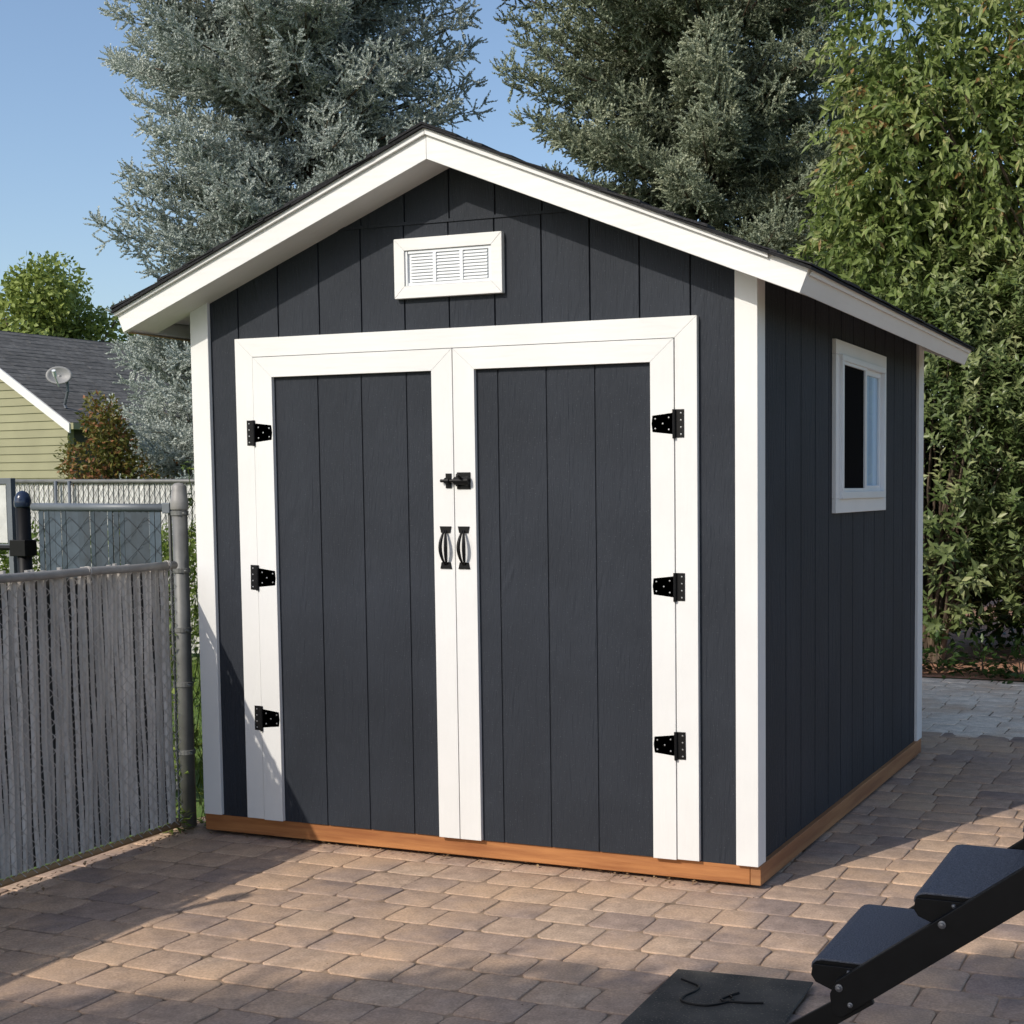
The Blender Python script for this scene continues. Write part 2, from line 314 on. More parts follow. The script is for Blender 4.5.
def pavers(name, x0, x1, y0, y1, pitch, lens, tonef, skip=None, material=None, gap=.004):
    V=[];Fq=[];T=[]
    y=y0
    while y<y1-1e-6:
        ph = pitch
        x=x0-random.random()*.2
        while x<x1:
            L=random.choice(lens)*random.uniform(.97,1.03)
            a,b_,c,d=x+gap*random.uniform(.4,1.1),x+L-gap*random.uniform(.2,1.0),y+gap*random.uniform(.1,1.5),y+ph-gap*random.uniform(.1,1.3)
            x+=L
            if b_<x0 or a>x1: continue
            if skip and skip((a+b_)/2,(c+d)/2): continue
            a=max(a,x0);b_=min(b_,x1)
            if b_-a<.04: continue
            zt=random.uniform(-.0015,.0015)-.010; tx=random.uniform(-.0035,.0035); ty=random.uniform(-.0035,.0035); rot=random.uniform(-.012,.012)
            mx,my=(a+b_)/2,(c+d)/2; hx,hy=(b_-a)/2,(d-c)/2
            cr=[random.uniform(.010,.030) for _ in range(4)]
            def ring(ins,z,jit=0):
                P=[]
                for i,(sx,sy) in enumerate(((-1,-1),(1,-1),(1,1),(-1,1))):
                    r=cr[i]
                    X=sx*(hx-ins);Y=sy*(hy-ins)
                    if i in(0,2): q=[(X,Y-sy*r),(X-sx*r*.3,Y-sy*r*.3),(X-sx*r,Y)]
                    else: q=[(X-sx*r,Y),(X-sx*r*.3,Y-sy*r*.3),(X,Y-sy*r)]
                    # points on the mid side too
                    P+=q
                    nsx,nsy=((1,-1),(1,1),(-1,1),(-1,-1))[i]
                    e=(0 if i%2==0 else sx*(hx-ins), sy*(hy-ins) if i%2==0 else 0)
                    P.append(e)
                out=[]
                for k,(px,py) in enumerate(P):
                    px+=jt[k][0];py+=jt[k][1]
                    out.append((mx+px-py*rot,my+py+px*rot,z+tx*px+ty*py))
                return out
            jt=[(random.gauss(0,.0016),random.gauss(0,.0016)) for _ in range(16)]
            n=len(V); 
            rings=[ring(0,-.02),ring(0,zt-.0035),ring(.0015,zt-.001),ring(.0045,zt)]
            for rg in rings: V+=rg
            V.append((mx,my,zt+random.uniform(0,.0012)))
            k=16
            for ri in range(3):
                for i in range(k):
                    j=(i+1)%k
                    Fq.append((n+ri*k+i,n+ri*k+j,n+(ri+1)*k+j)); Fq.append((n+ri*k+i,n+(ri+1)*k+j,n+(ri+1)*k+i))
            for i in range(k): Fq.append((n+3*k+i,n+3*k+(i+1)%k,n+4*k))
            T+=[min(1,max(0,tonef(mx,my)))]*(4*k+1)
        y+=ph
    o=tri_mesh(name,V,Fq,material or M['paver'],tone=T,smooth=False)
    tag(o,None,None,kind='structure'); return o
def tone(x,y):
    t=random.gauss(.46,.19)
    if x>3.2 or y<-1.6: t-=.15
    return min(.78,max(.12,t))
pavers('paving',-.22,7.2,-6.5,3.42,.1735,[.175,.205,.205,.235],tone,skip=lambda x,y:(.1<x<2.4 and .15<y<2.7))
pavers('rear_paving',-.22,7.2,3.44,5.95,.21,[.21,.21,.26],lambda x,y:random.gauss(.99,.02),gap=.005)  # pale warm tone paints a patch of light into these pavers

#leafgen ------------------------------------------------
def unit(a): return a/np.maximum(np.linalg.norm(a,axis=1,keepdims=True),1e-9)
def leaf_arrays(P, D, Nn, Ln, Wd, fold=.25, curl=.25):
    """P base, D direction, Nn approx normal -> 5 verts, 4 tris per leaf"""
    D=unit(D); S=unit(np.cross(D,Nn)); U=np.cross(S,D)
    Ln=Ln[:,None];Wd=Wd[:,None]
    mid=P+D*Ln*.45-U*Wd*fold
    l=P+D*Ln*.42+S*Wd*.5; r=P+D*Ln*.42-S*Wd*.5
    tip=P+D*Ln-U*Ln*curl
    V=np.stack([P,l,mid,r,tip],1).reshape(-1,3)
    b=(np.arange(len(P))*5)[:,None]
    F=np.concatenate([b+np.array([[0,2,1]]),b+np.array([[0,3,2]]),b+np.array([[1,2,4]]),b+np.array([[2,3,4]])],0)
    return V,F
def rnd_dir(n):
    v=RNG.normal(size=(n,3)); return unit(v)
def noise3(P,s,seed=0):
    P=P*s+seed*7.3
    return (np.sin(P[:,0]*1.7+np.sin(P[:,1]*1.3+seed))+np.sin(P[:,1]*2.1+np.sin(P[:,2]*1.9))+np.sin(P[:,2]*1.6+np.sin(P[:,0]*2.3)))/3

sand_sheet()
# ------------------------------------------------------------------ the shed
W, D, ZB = 2.5321, 2.8079, .078
OV, OVS, OVR = .172, .2243, .12
ZT, ZE, ZP = 2.143, 2.2385, 2.8358          # fascia bottom at eave, fascia top at eave, fascia top at peak
SL = (ZP-ZE)/(W/2+OVS)
def roofz(x): return ZP-abs(x-W/2)*SL        # top of deck
shed = thing('storage_shed','dark charcoal wooden storage shed with white trim and double doors','shed',(0,0,0))
DECK=.03
def under(x): return roofz(x)-DECK
SEAM=2.525
# front siding: planks with real grooves
fs=MB()
gx=[.018]+[.235+.2032*k for k in range(11)]+[W-.018]
def plank(mb,xa,xb,z0,z1f,y0=0,y1=.011,z1c=None):
    pts=[(xa,z0),(xb,z0)]
    if z1c is not None: pts+=[(xb,z1c),(xa,z1c)]
    else:
        pts.append((xb,z1f(xb)))
        if xa<W/2<xb: pts.append((W/2,z1f(W/2)))
        pts.append((xa,z1f(xa)))
    mb.prism(pts,'y',y0,y1)
for i in range(len(gx)-1):
    xa,xb=gx[i]+(.003 if i else 0),gx[i+1]-(.003 if i<len(gx)-2 else 0)
    mz=min(under(xa),under(xb))
    if mz>SEAM+.03:
        plank(fs,xa,xb,ZB,None,z1c=SEAM-.004)
        o=.006
        plank(fs,xa+o,xb+o,SEAM+.006,under)
    elif max(under(xa),under(xb))>SEAM: plank(fs,xa,xb,ZB,under)
    else: plank(fs,xa,xb,ZB,under)
fs.prism([(0.02,ZB),(W-.02,ZB),(W-.02,under(W-.02)),(W/2,under(W/2)),(0.02,under(.02))],'y',.009,.02)
fsz=fs.build('front_siding',M['navy'],shed,bevel=.0015)
sm=MB(); hx=(under(W/2)-SEAM)/SL; sm.box(W/2-hx+.01,W/2+hx-.01,-.005,.0,SEAM-.004,SEAM+.008); sm.build('seam_flashing',M['navy'],shed)
# side sidings
GS=.376
def side_siding(name,x_face,sgn):
    s=MB(); ys=[.02]+([GS+.2032*k for k in range(0,13)])+[D]
    ys=[y for y in ys if y<=D]
    for i in range(len(ys)-1):
        a,b_=ys[i]+.004,ys[i+1]-.004
        # window opening
        z1=under(0 if sgn<0 else W)-.004
        if sgn>0 and b_>1.13 and a<1.86:
            a2=a;
            s.box(x_face-.011,x_face,a,b_,ZB,1.44); s.box(x_face-.011,x_face,a,b_,2.045,z1)
            if a<1.13: s.box(x_face-.011,x_face,a,1.13,1.44,2.045)
            if b_>1.86: s.box(x_face-.011,x_face,1.86,b_,1.44,2.045)
        else: s.box(min(x_face,x_face-sgn*.011),max(x_face,x_face-sgn*.011),a,b_,ZB,z1)
    z1=under(0 if sgn<0 else W)-.006
    xa,xb=sorted((x_face-sgn*.009,x_face-sgn*.02))
    if sgn>0:
        s.box(xa,xb,.02,1.13,ZB,z1); s.box(xa,xb,1.86,D,ZB,z1); s.box(xa,xb,1.13,1.86,ZB,1.44); s.box(xa,xb,1.13,1.86,2.045,z1)
    else: s.box(xa,xb,.02,D,ZB,z1)
    return s.build(name,M['navy'],shed)
side_siding('side_siding',W-.018,1); side_siding('side_siding',.018,-1)
rs=MB(); rs.prism([(0.02,ZB),(W-.02,ZB),(W-.02,under(W)),(W/2,under(W/2)),(.02,under(0))],'y',D-.02,D); rs.build('rear_siding',M['navy'],shed)
fl=MB(); fl.box(.02,W-.02,.02,D-.02,ZB,ZB+.02); fl.build('floor_deck',M['rawwood'],shed)
# corner trim
def trim(parts,name,m='white',bev=.002):
    t=MB()
    for p in parts: t.box(*p)
    return t.build(name,M[m],shed,bevel=bev)
def cornertop(x): return under(x)-.002
t=MB(); t.prism([(0,ZB+.004),(.092,ZB+.004),(.092,under(.092)-.002),(0,under(0)-.002)],'y',-.019,-.0005); t.build('corner_trim',M['white'],shed,bevel=.002)
t=MB(); t.prism([(2.445,ZB+.004),(W+.0,ZB+.004),(W,under(W)-.002),(2.445,under(2.445)-.002)],'y',-.019,-.0005); t.build('corner_trim',M['white'],shed,bevel=.002)
trim([(W-.0175,W,-.0003,.07,ZB+.004,under(W+.02)-.01)],'corner_trim')
trim([(W-.0175,W,D-.09,D+.03,ZB+.004,under(W+.02)-.01)],'corner_trim')
trim([(0,.0175,-.0003,.07,ZB+.004,under(-.02)-.01)],'corner_trim')
trim([(0,.0175,D-.09,D+.012,ZB+.004,under(-.02)-.01)],'corner_trim')
# door frame: mitred head and two jambs
ja,jb,ja2,jb2,hz0,hz1=.231,.318,2.212,2.299,2.031,2.108
t=MB(); t.prism([(ja,ZB+.006),(jb,ZB+.006),(jb,hz0),(ja,hz1)],'y',-.021,-.0005); t.build('door_jamb',M['white'],shed,bevel=.0007)
t=MB(); t.prism([(ja2,ZB+.006),(jb2,ZB+.006),(jb2,hz1),(ja2,hz0)],'y',-.021,-.0005); t.build('door_jamb',M['white'],shed,bevel=.0007)
t=MB(); t.prism([(jb+.001,hz0),(ja2-.001,hz0),(jb2-.001,hz1),(ja+.001,hz1)],'y',-.021,-.0005); t.build('door_head',M['whiteh'],shed,bevel=.0007)
# doors
def make_hinge(parent, x, z, s):
    """s=+1: door extends to +x from the knuckle (left door), -1 mirrored; x = knuckle position"""
    org=(x,-.026,z)
    h=MB()
    h.box(x-s*.038 if s>0 else x, x if s>0 else x-s*.038,-.0235,-.0212,z-.052,z+.052)
    pts=[(x,z-.041),(x+s*.088,z-.031),(x+s*.092,z),(x+s*.088,z+.031),(x,z+.041)]
    if s<0: pts=pts[::-1]
    h.prism(pts,'y',-.0245,-.0215)
    h.tube([(x,-.0275,z-.055),(x,-.0275,z+.052)],.0065,10)
    ob=h.build('hinge',M['blackmetal'],parent,origin=org,bevel=.0007)
    sc=MB()
    for dx,dz in ((-.026,.038),(-.026,.012),(-.026,-.014),(-.026,-.04),(.022,.022),(.046,0),(.076,.018),(.076,-.018),(.022,-.022)):
        sc.lathe([(.0042,0),(.003,.0012),(.0005,.0016)],(0,0,0),8)
        n=len(sc.v)-24
        for i in range(n,len(sc.v)):
            a=sc.v[i]; sc.v[i]=(x+s*dx+a[0],-.0247-a[2] if dx>0 else -.0237-a[2],z+dz+a[1])
    # screws share the hinge part's mesh slot
    sc_me=sc.build('screws_tmp',M['screw'],parent,origin=org)
    return ob,sc_me
def join_into(a,b):
    import bmesh
    bm=bmesh.new(); bm.from_mesh(a.data); n=len(bm.faces)
    bm.from_mesh(b.data); bm.faces.ensure_lookup_table()
    idx=len(a.data.materials)
    for m_ in b.data.materials: a.data.materials.append(m_)
    for f in bm.faces[n:]: f.material_index=idx
    bm.to_mesh(a.data); bm.free()
    me=b.data; bpy.data.objects.remove(b); bpy.data.meshes.remove(me)
def make_door(xa,xb,grooves,s):
    d=MB(); g=[xa]+grooves+[xb]
    for i in range(len(g)-1):
        d.box(g[i]+(.004 if i else 0),g[i+1]-(.004 if i<len(g)-2 else 0),-.006,.0,ZB+.002,hz0-.004)
    d.box(xa+.002,xb-.002,-.0015,-.0003,ZB+.004,hz0-.006)
    door=d.build('door',M['navy'],shed)
    st=.094; zt=1.945; top=hz0-.003
    t=MB(); z0=ZB+.004
    t.prism([(xa,z0),(xa+st,z0),(xa+st,zt),(xa,top)],'y',-.0245,-.0065); t.build('stile',M['white'],door,bevel=.0007)
    t=MB(); t.prism([(xb-st,z0),(xb,z0),(xb,top),(xb-st,zt)],'y',-.0245,-.0065); t.build('stile',M['white'],door,bevel=.0007)
    t=MB(); t.prism([(xa+st+.0008,zt),(xb-st-.0008,zt),(xb-.0008,top),(xa+.0008,top)],'y',-.0245,-.0065); t.build('top_rail',M['whiteh'],door,bevel=.0007)
    return door
dl=make_door(.3215,1.2725,[.632,.842,1.054],1)
dr=make_door(1.2765,2.2085,[1.467,1.677,1.882],-1)
def hinges(door,x,s):
    h0,s0=make_hinge(door,x,1.717,s); join_into(h0,s0)
    for z in (1.113,.517):
        c=h0.copy(); COL.objects.link(c); c.parent=door; c.location=Vector(h0.location)+Vector((random.uniform(-.001,.001),0,z-1.717)); c.rotation_euler=(0,R(random.uniform(-1,1)),0)
hinges(dl,.3215,1); hinges(dr,2.2105,-1)
def handle(door,x):
    z=1.249; h=MB()
    for zz,t in ((z+.07,1),(z-.07,-1)):
        h.prism([(x-.026,zz+t*.014),(x-.02,zz-t*.012),(x+.02,zz-t*.012),(x+.026,zz+t*.014)] if t<0 else [(x-.026,zz+t*.014),(x-.02,zz-t*.012),(x+.02,zz-t*.012),(x+.026,zz+t*.014)],'y',-.029,-.0247)
    # two strap bow grip: a flat bow standing off the door
    pts=[]
    for k in range(13):
        u=k/12; pts.append((u,math.sin(math.pi*u)))
    for sx in (-1,1):
        h.tube([(x+sx*(.003+.009*b_),-.028-.022*b_**.7,z+.068-.136*u) for u,b_ in pts],[.0035+.004*b_ for u,b_ in pts],8)
    ob=h.build('handle',M['blackmetal'],door,bevel=.0008)
handle(dl,1.2335); handle(dr,1.3155)
# barrel bolt
b=MB(); b.box(1.289,1.349,-.0285,-.0247,1.479,1.545); b.tube([(1.285,-.038,1.512),(1.35,-.038,1.512)],.0155,14); b.box(1.29,1.302,-.04,-.028,1.49,1.53); b.box(1.334,1.346,-.04,-.028,1.49,1.53)
b.build('slide_bolt',M['blackmetal'],dr,bevel=.001)
b=MB(); b.tube([(1.222,-.038,1.512),(1.35,-.038,1.512)],.0065,10); b.tube([(1.318,-.038,1.515),(1.318,-.075,1.535)],.006,8); b.build('bolt_rod',M['blackmetal'],dr)
b=MB(); b.box(1.238,1.264,-.0285,-.0247,1.483,1.541); b.tube([(1.242,-.038,1.512),(1.262,-.038,1.512)],.0125,12); b.build('bolt_keeper',M['blackmetal'],dl,bevel=.001)
# gable vent
v=MB(); x0,x1,z0,z1=1.017,1.500,2.232,2.465; tw=.047
v.prism([(x0,z0),(x1,z0),(x1-tw,z0+tw),(x0+tw,z0+tw)],'y',-.024,-.0005)
v.prism([(x0,z1),(x0+tw,z1-tw),(x1-tw,z1-tw),(x1,z1)],'y',-.024,-.0005)
v.prism([(x0,z0+.001),(x0+tw,z0+tw+.0005),(x0+tw,z1-tw-.0005),(x0,z1-.001)],'y',-.0238,-.0005)
v.prism([(x1,z0+.001),(x1,z1-.001),(x1-tw,z1-tw-.0005),(x1-tw,z0+tw+.0005)],'y',-.0238,-.0005)
vent=v.build('gable_vent',M['whiteh'],shed,bevel=.0015)
l=MB(); xa,xb,za,zb=x0+tw+.002,x1-tw-.002,z0+tw+.002,z1-tw-.002
l.box(xa,xa+.008,-.017,-.004,za,zb); l.box(xb-.012,xb,-.017,-.004,za,zb); l.box(xa+.012,xb-.012,-.017,-.004,za,za+.01); l.box(xa+.012,xb-.012,-.017,-.004,zb-.01,zb)
cw=(xb-xa-.024)/3
for k in (1,2): l.box(xa+.012+cw*k-.007,xa+.012+cw*k+.007,-.018,-.004,za+.01,zb-.01)
for c_ in range(3):
    for k in range(9):
        zz=za+.013+k*(zb-za-.026)/8.8
        p0=xa+.012+cw*c_+.008; p1=p0+cw-.016
        l.hexa([(p0,-.015,zz),(p1,-.015,zz),(p1,-.007,zz+.009),(p0,-.007,zz+.009),(p0,-.015,zz+.005),(p1,-.015,zz+.005),(p1,-.007,zz+.014),(p0,-.007,zz+.014)])
l.box(xa+.001,xb-.001,-.0062,-.001,za+.001,zb-.001)
l.build('louvre',M['vinyl'],vent)
# window in the right wall
wy0,wy1,wz0,wz1=1.032,1.952,1.367,2.116
WS=W-.018
wn=MB(); tw=.062; X0,X1=W-.0175,W+.002
wn.box(X0,X1,wy0,wy1,wz1-tw,wz1); wn.box(X0,X1,wy0,wy1,wz0,wz0+tw); wn.box(X0,X1,wy0,wy0+tw,wz0+tw+.0005,wz1-tw-.0005); wn.box(X0,X1,wy1-tw,wy1,wz0+tw+.0005,wz1-tw-.0005)
win=wn.build('window',M['white'],shed,bevel=.002)
fr=MB(); fy0,fy1,fz0,fz1=wy0+tw,wy1-tw,wz0+tw,wz1-tw; fwid=.032
fr.box(WS-.05,WS+.034,fy0,fy1,fz0,fz0+fwid); fr.box(WS-.05,WS+.034,fy0,fy1,fz1-fwid*.8,fz1); fr.box(WS-.05,WS+.034,fy0,fy0+fwid*.8,fz0+fwid,fz1-fwid*.8); fr.box(WS-.05,WS+.034,fy1-fwid*.8,fy1,fz0+fwid,fz1-fwid*.8)
fr.build('window_frame',M['vinyl'],win,bevel=.002)
ym=1.530
s_=MB(); a,b_,c,d_=fy0+fwid*.8,ym+.012,fz0+fwid,fz1-fwid*.8
for q in ((a,b_,c,c+.014),(a,b_,d_-.014,d_),(a,a+.018,c+.014,d_-.014),(b_-.03,b_,c+.014,d_-.014)): s_.box(WS+.010,WS+.027,*q)
s_.build('window_sash',M['vinyl'],win,bevel=.001)
s_=MB(); a2,b2=ym+.014,fy1-fwid*.8
for q in ((a2-.03,b2,c,c+.026),(a2-.03,b2,d_-.026,d_),(a2-.03,a2,c+.026,d_-.026),(b2-.03,b2,c+.026,d_-.026)): s_.box(WS+.0,WS+.014,*q)
s_.build('window_sash',M['vinyl'],win,bevel=.001)
s_=MB(); s_.box(WS+.016,WS+.018,a+.018,b_-.03,c+.014,d_-.014); s_.build('insect_screen',M['screen'],win)
s_=MB(); s_.quad((WS+.0045,a2,c+.026),(WS+.0045,b2-.03,c+.026),(WS+.0045,b2-.03,d_-.026),(WS+.0045,a2,d_-.026)); s_.build('window_pane',M['glass'],win)
s_=MB(); s_.box(WS+.0005,WS+.002,a2-.02,b2-.01,c+.01,d_-.01)
s_.build('window_curtain',M['curtain'],win)
# roof
XL,XR=-OVS-.013,W+OVS; YF,YR=-OV,D+OVR
def rz(x): return ZP-abs(x-W/2)*SL
dk=MB()
for xa,xb in ((XL+.02,W/2),(W/2,XR-.02)):
    dk.prism([(xa,rz(xa)-DECK),(xb,rz(xb)-DECK),(xb,rz(xb)-.002),(xa,rz(xa)-.002)],'y',YF+.02,YR-.02)
roof=dk.build('roof',M['whitey'],shed)
FH=ZE-ZT
def rake(y0,y1,side):
    t=MB()
    if side<0: t.prism([(XL+.022,rz(XL+.022)-FH-.006),(W/2-.0006,ZP-FH-.016),(W/2-.0006,ZP),(XL-.014,rz(XL-.014))],'y',y0,y1)
    else: t.prism([(W/2+.0006,ZP-FH-.016),(XR-.02,rz(XR-.02)-FH-.006),(XR+.016,rz(XR+.016)),(W/2+.0006,ZP)],'y',y0,y1)
    # thin upper shadow board
    e=.013
    if y0<0: ya,yb=y0-e,y0-.0003
    else: ya,yb=y1+.0003,y1+e
    if side<0: t.prism([(XL-.012,rz(XL-.012)-.021),(W/2-.0006,ZP-.022),(W/2-.0006,ZP+.001),(XL-.018,rz(XL-.018)+.001)],'y',ya,yb)
    else: t.prism([(W/2+.0006,ZP-.022),(XR-.13,rz(XR-.13)-.021),(XR-.13,rz(XR-.13)+.001),(W/2+.0006,ZP+.001)],'y',ya,yb)
    return t.build('rake_board',M['whiteh'],roof,bevel=.0015)
rake(YF,YF+.0195,-1); rake(YF,YF+.0195,1); rake(YR-.0195,YR,-1); rake(YR-.0195,YR,1)
for sg_ in (-1,1):
    xo=XL-.014 if sg_<0 else XR+.016; xi=XL+.022 if sg_<0 else XR-.02; zo,zi=rz(xo)-.003,rz(xi)-FH-.004
    t=MB(); pp=[(xi,zi),(xi-sg_*.019,zi+.008),(xo-sg_*.019,zo+.004),(xo,zo-.002)]
    t.prism(pp if sg_<0 else pp[::-1],'y',YF+.021,YR-.021)
    q0=(xo+sg_*.0006,zo-.001); pp=[(xo+sg_*.0006-sg_*.009,zo-.024),q0,(q0[0]+sg_*.007,q0[1]),(q0[0]+sg_*.007-sg_*.009,zo-.024)]
    t.prism(pp,'y',YF+.021,YR-.021)
    t.build('eave_board',M['whitey'],roof,bevel=.0015)
    if sg_<0:
        t=MB(); t.box(xi-.001,xi+.019,YF+.03,YR-.03,zi-.003,zi-.0003); t.build('board_edge',M['rawwood'],roof)
for ya,yb in ((YF+.0205,-.0245),(D+.001,YR-.0205)):
    t=MB()
    for sg_ in (-1,1):
        xe=(XL+.045) if sg_<0 else XR-.045
        f_=lambda x: rz(x)-FH-.004-.008*(1-abs(x-W/2)/1.4)
        t.prism([(xe,f_(xe)),(W/2,f_(W/2)),(W/2,f_(W/2)+.012),(xe,f_(xe)+.012)],'y',ya,yb+(.024 if ya<0 else 0))
    t.build('soffit',M['whiteh'],roof)
# lookouts/soffit closing boards in line with the walls
# shingles : overlapping courses with tabs
sh=MB(); n_c=12
for side in (-1,1):
    Lr=W/2+(OVS+.033)
    for c_ in range(n_c):
        d0=Lr-c_*Lr/n_c+.0; d1=d0-Lr/n_c-.03
        y_=YF-.028+random.uniform(-.003,.003)-(.08 if c_%2 else 0)
        while y_<YR+.02:
            L_=random.choice((.16,.16,.17,.33)); ya=max(y_,YF-.028+random.uniform(-.004,.003)); yb=min(y_+L_-.004,YR+.024+random.uniform(-.003,.004)); y_+=L_
            if yb-ya<.01: continue
            lift=random.uniform(.0,.003)+.003
            th=random.choice((.006,.006,.010))
            j=random.uniform(-.004,.004)
            P=[]
            for dd,zz in ((d0+j,lift+.004),(max(d1,.0),.002)):
                x=W/2+side*dd; P.append((x,ZP-dd*SL+zz+.004*0))
            (xa,za_),(xb,zb_)=P
            sh.hexa([(xa,ya,za_),(xb,ya,zb_),(xb,yb,zb_),(xa,yb,za_),(xa,ya,za_+th),(xb,ya,zb_+th*.6),(xb,yb,zb_+th*.6),(xa,yb,za_+th)])
    # starter strip / drip edge
    xa=W/2+side*Lr; sh.hexa([(xa-side*.004,YF-.025,ZP-Lr*SL-.006),(W/2,YF-.025,ZP+.001),(W/2,YR+.02,ZP+.001),(xa-side*.004,YR+.02,ZP-Lr*SL-.006),(xa-side*.004,YF-.025,ZP-Lr*SL+.004),(W/2,YF-.025,ZP+.004+.008),(W/2,YR+.02,ZP+.012),(xa-side*.004,YR+.02,ZP-Lr*SL+.004)])
y_=YF-.03; k=0
while y_<YR:
    for side in (-1,1):
        h0=.012+.002*(k%2); e=.15
        sh.hexa([(W/2,y_,ZP+h0),(W/2+side*e,y_,ZP+h0-e*SL),(W/2+side*e,y_+.17,ZP+h0-e*SL-.004),(W/2,y_+.17,ZP+h0-.004),(W/2,y_,ZP+h0+.009),(W/2+side*e,y_,ZP+h0+.009-e*SL),(W/2+side*e,y_+.17,ZP+h0+.005-e*SL),(W/2,y_+.17,ZP+h0+.005)])
    y_+=.14; k+=1
sh.build('shingles',M['shingle'],roof)
# skids
k=MB(); k.box(-.012,2.492,.002,.04,.007,ZB+.002); k.build('front_skid',M['skid'],shed,bevel=.003)
k=MB(); k.box(2.4935,W+.003,.001,D,.007,ZB+.004); k.build('side_skid',M['skidy'],shed,bevel=.003)
k=MB(); k.box(-.012,.027,.05,D,.001,ZB); k.build('side_skid',M['skidy'],shed,bevel=.003)
k=MB()
for x in (.3,.9,1.5,2.1,2.45): k.box(x-.05,x+.05,.03,D-.05,-.001,.0138)
k.build('ground_block',M['darkwall'],shed)

# ------------------------------------------------------------------ near chain-link fence with grey slats
def fx(y): return -.131-.038*(y+.03)
def ftop(y): return 1.158+max(0,-y-1.0)*.05
fence = thing('chain_link_fence','grey slatted chain-link fence standing left of the shed along the paving','fence',(fx(-1),-1,0))
FY0,FY1=-3.7,-.035
sp=.0285; n_s=int((FY1-FY0)/sp)
s_=MB()
for i in range(n_s):
    y=FY1-.02-i*sp+random.uniform(-.004,.004); z1=ftop(y)+random.uniform(-.012,.028); ln=random.uniform(-.007,.007); tw=random.uniform(-.34,.04); dep=(.002 if i%2 else -.002)
    hw=.0138; cxx=fx(y)
    P=[]
    segs=7
    b0=len(s_.v)
    for k in range(segs+1):
        z=.045+(z1-.045)*k/segs; yy=y+ln*(k/segs)+math.sin(k*1.3+i)*.0025; xx=cxx+dep+math.sin(k*2.1+i*1.7)*.003
        for (u,v_) in ((-1,-.3),(-.4,.5),(.4,.5),(1,-.3),(0,-.5)):
            s_.v.append((xx+v_*.011+u*hw*math.sin(tw),yy+u*hw*math.cos(tw),z))
    for k in range(segs):
        for j in range(5):
            a=b0+k*5+j; c=b0+k*5+(j+1)%5
            s_.f.append((a,c,c+5,a+5))
    s_.f.append(tuple(b0+segs*5+j for j in range(5)))
s_.build('slat_panel',M['slatgrey'],fence)
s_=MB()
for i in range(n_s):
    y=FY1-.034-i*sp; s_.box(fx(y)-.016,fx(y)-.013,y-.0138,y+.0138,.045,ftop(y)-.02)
s_.build('added_gap_shade_strips',M['slat_gap_shade'],fence)  # added dark strips: shade for the slat gaps, and they stop light leaking through
w_=MB()
for i in range(n_s):
    y=FY1-i*sp; pts=[]
    nz_=int((ftop(y)-.02)/.028)
    ph=i%2
    for k in range(nz_+1):
        z=.03+k*.028; a=((k//1+ph)%2)*2-1
        pts.append((fx(y)+ (.022 if (k+ph)%2 else .007),y+a*.0105,z))
    w_.tube(pts,.0017,4,caps=False)
w_.build('wire_mesh',M['wire'],fence)
r=MB(); r.tube([(fx(y)+.026,y,ftop(y)+.002+.0015*math.sin(y*9)) for y in np.linspace(FY1+.0,FY0,16)],.0165,12); r.build('top_rail',M['pipegrey'],fence,smooth=True)
r=MB(); r.tube([(fx(y)+.006,y,.03) for y in np.linspace(FY1,FY0,8)],.014,8); r.build('bottom_rail',M['rawwood'],fence,smooth=True)
for y in (-.09,-.55,-1.1,-1.7,-2.3):       # wire ties
    t=MB(); P=[]
    for k in range(15):
        a=k/14*2*math.pi*1.35; P.append((fx(y)+.024+.021*math.cos(a),y+.012*k/14,ftop(y)+.002+.021*math.sin(a)))
    P+= [(fx(y)+.03,y+.03,ftop(y)-.03),(fx(y)+.02,y+.02,ftop(y)-.05)]
    t.tube(P,.0018,5); t.build('wire_tie',M['wire'],fence)
r=MB(); r.tube([(fx(FY1)+.004,FY1+.006,.02),(fx(FY1)+.004,FY1+.006,1.15)],.004,6); r.build('tension_bar',M['steelgrey'],fence)
for y in (-2.72,-3.72):  # unseen posts; first added tall with a wide cap to shape a paving shadow
    r=MB(); r.lathe([(.022,0),(.022,ftop(y)+(.27 if y>-3 else .03)),(.045,ftop(y)+(.28 if y>-3 else .04)),(.035,ftop(y)+(.32 if y>-3 else .06)),(.004,ftop(y)+(.335 if y>-3 else .07))],(fx(y)-.02,y,0),14); r.build('line_post',M['steelgrey'],fence,smooth=True)

# corner post
pc=thing('fence_post','tall round grey steel fence post between slatted fence and shed','post',(-.145,.05,0))
p=MB(); p.lathe([(.0325,0),(.0325,1.43)],(-.145,.05,0),18); p.build('pole',M['steelgrey'],pc,smooth=True)
p=MB(); p.lathe([(.036,1.395),(.038,1.40),(.038,1.44),(.035,1.445),(.033,1.475),(.030,1.48),(.030,1.498),(.018,1.51),(.002,1.513)],(-.145,.05,0),18); p.build('post_cap',M['pipegrey'],pc,smooth=True)
for z in (.32,.62,.86,1.12,1.37):
    p=MB(); p.lathe([(.0335,z),(.0375,z+.002),(.0375,z+.02),(.0335,z+.022)],(-.145,.05,0),18); p.tube([(-.11,.03,z+.011),(-.09,.02,z+.011)],.005,6); p.build('band',M['steelgrey'],pc)

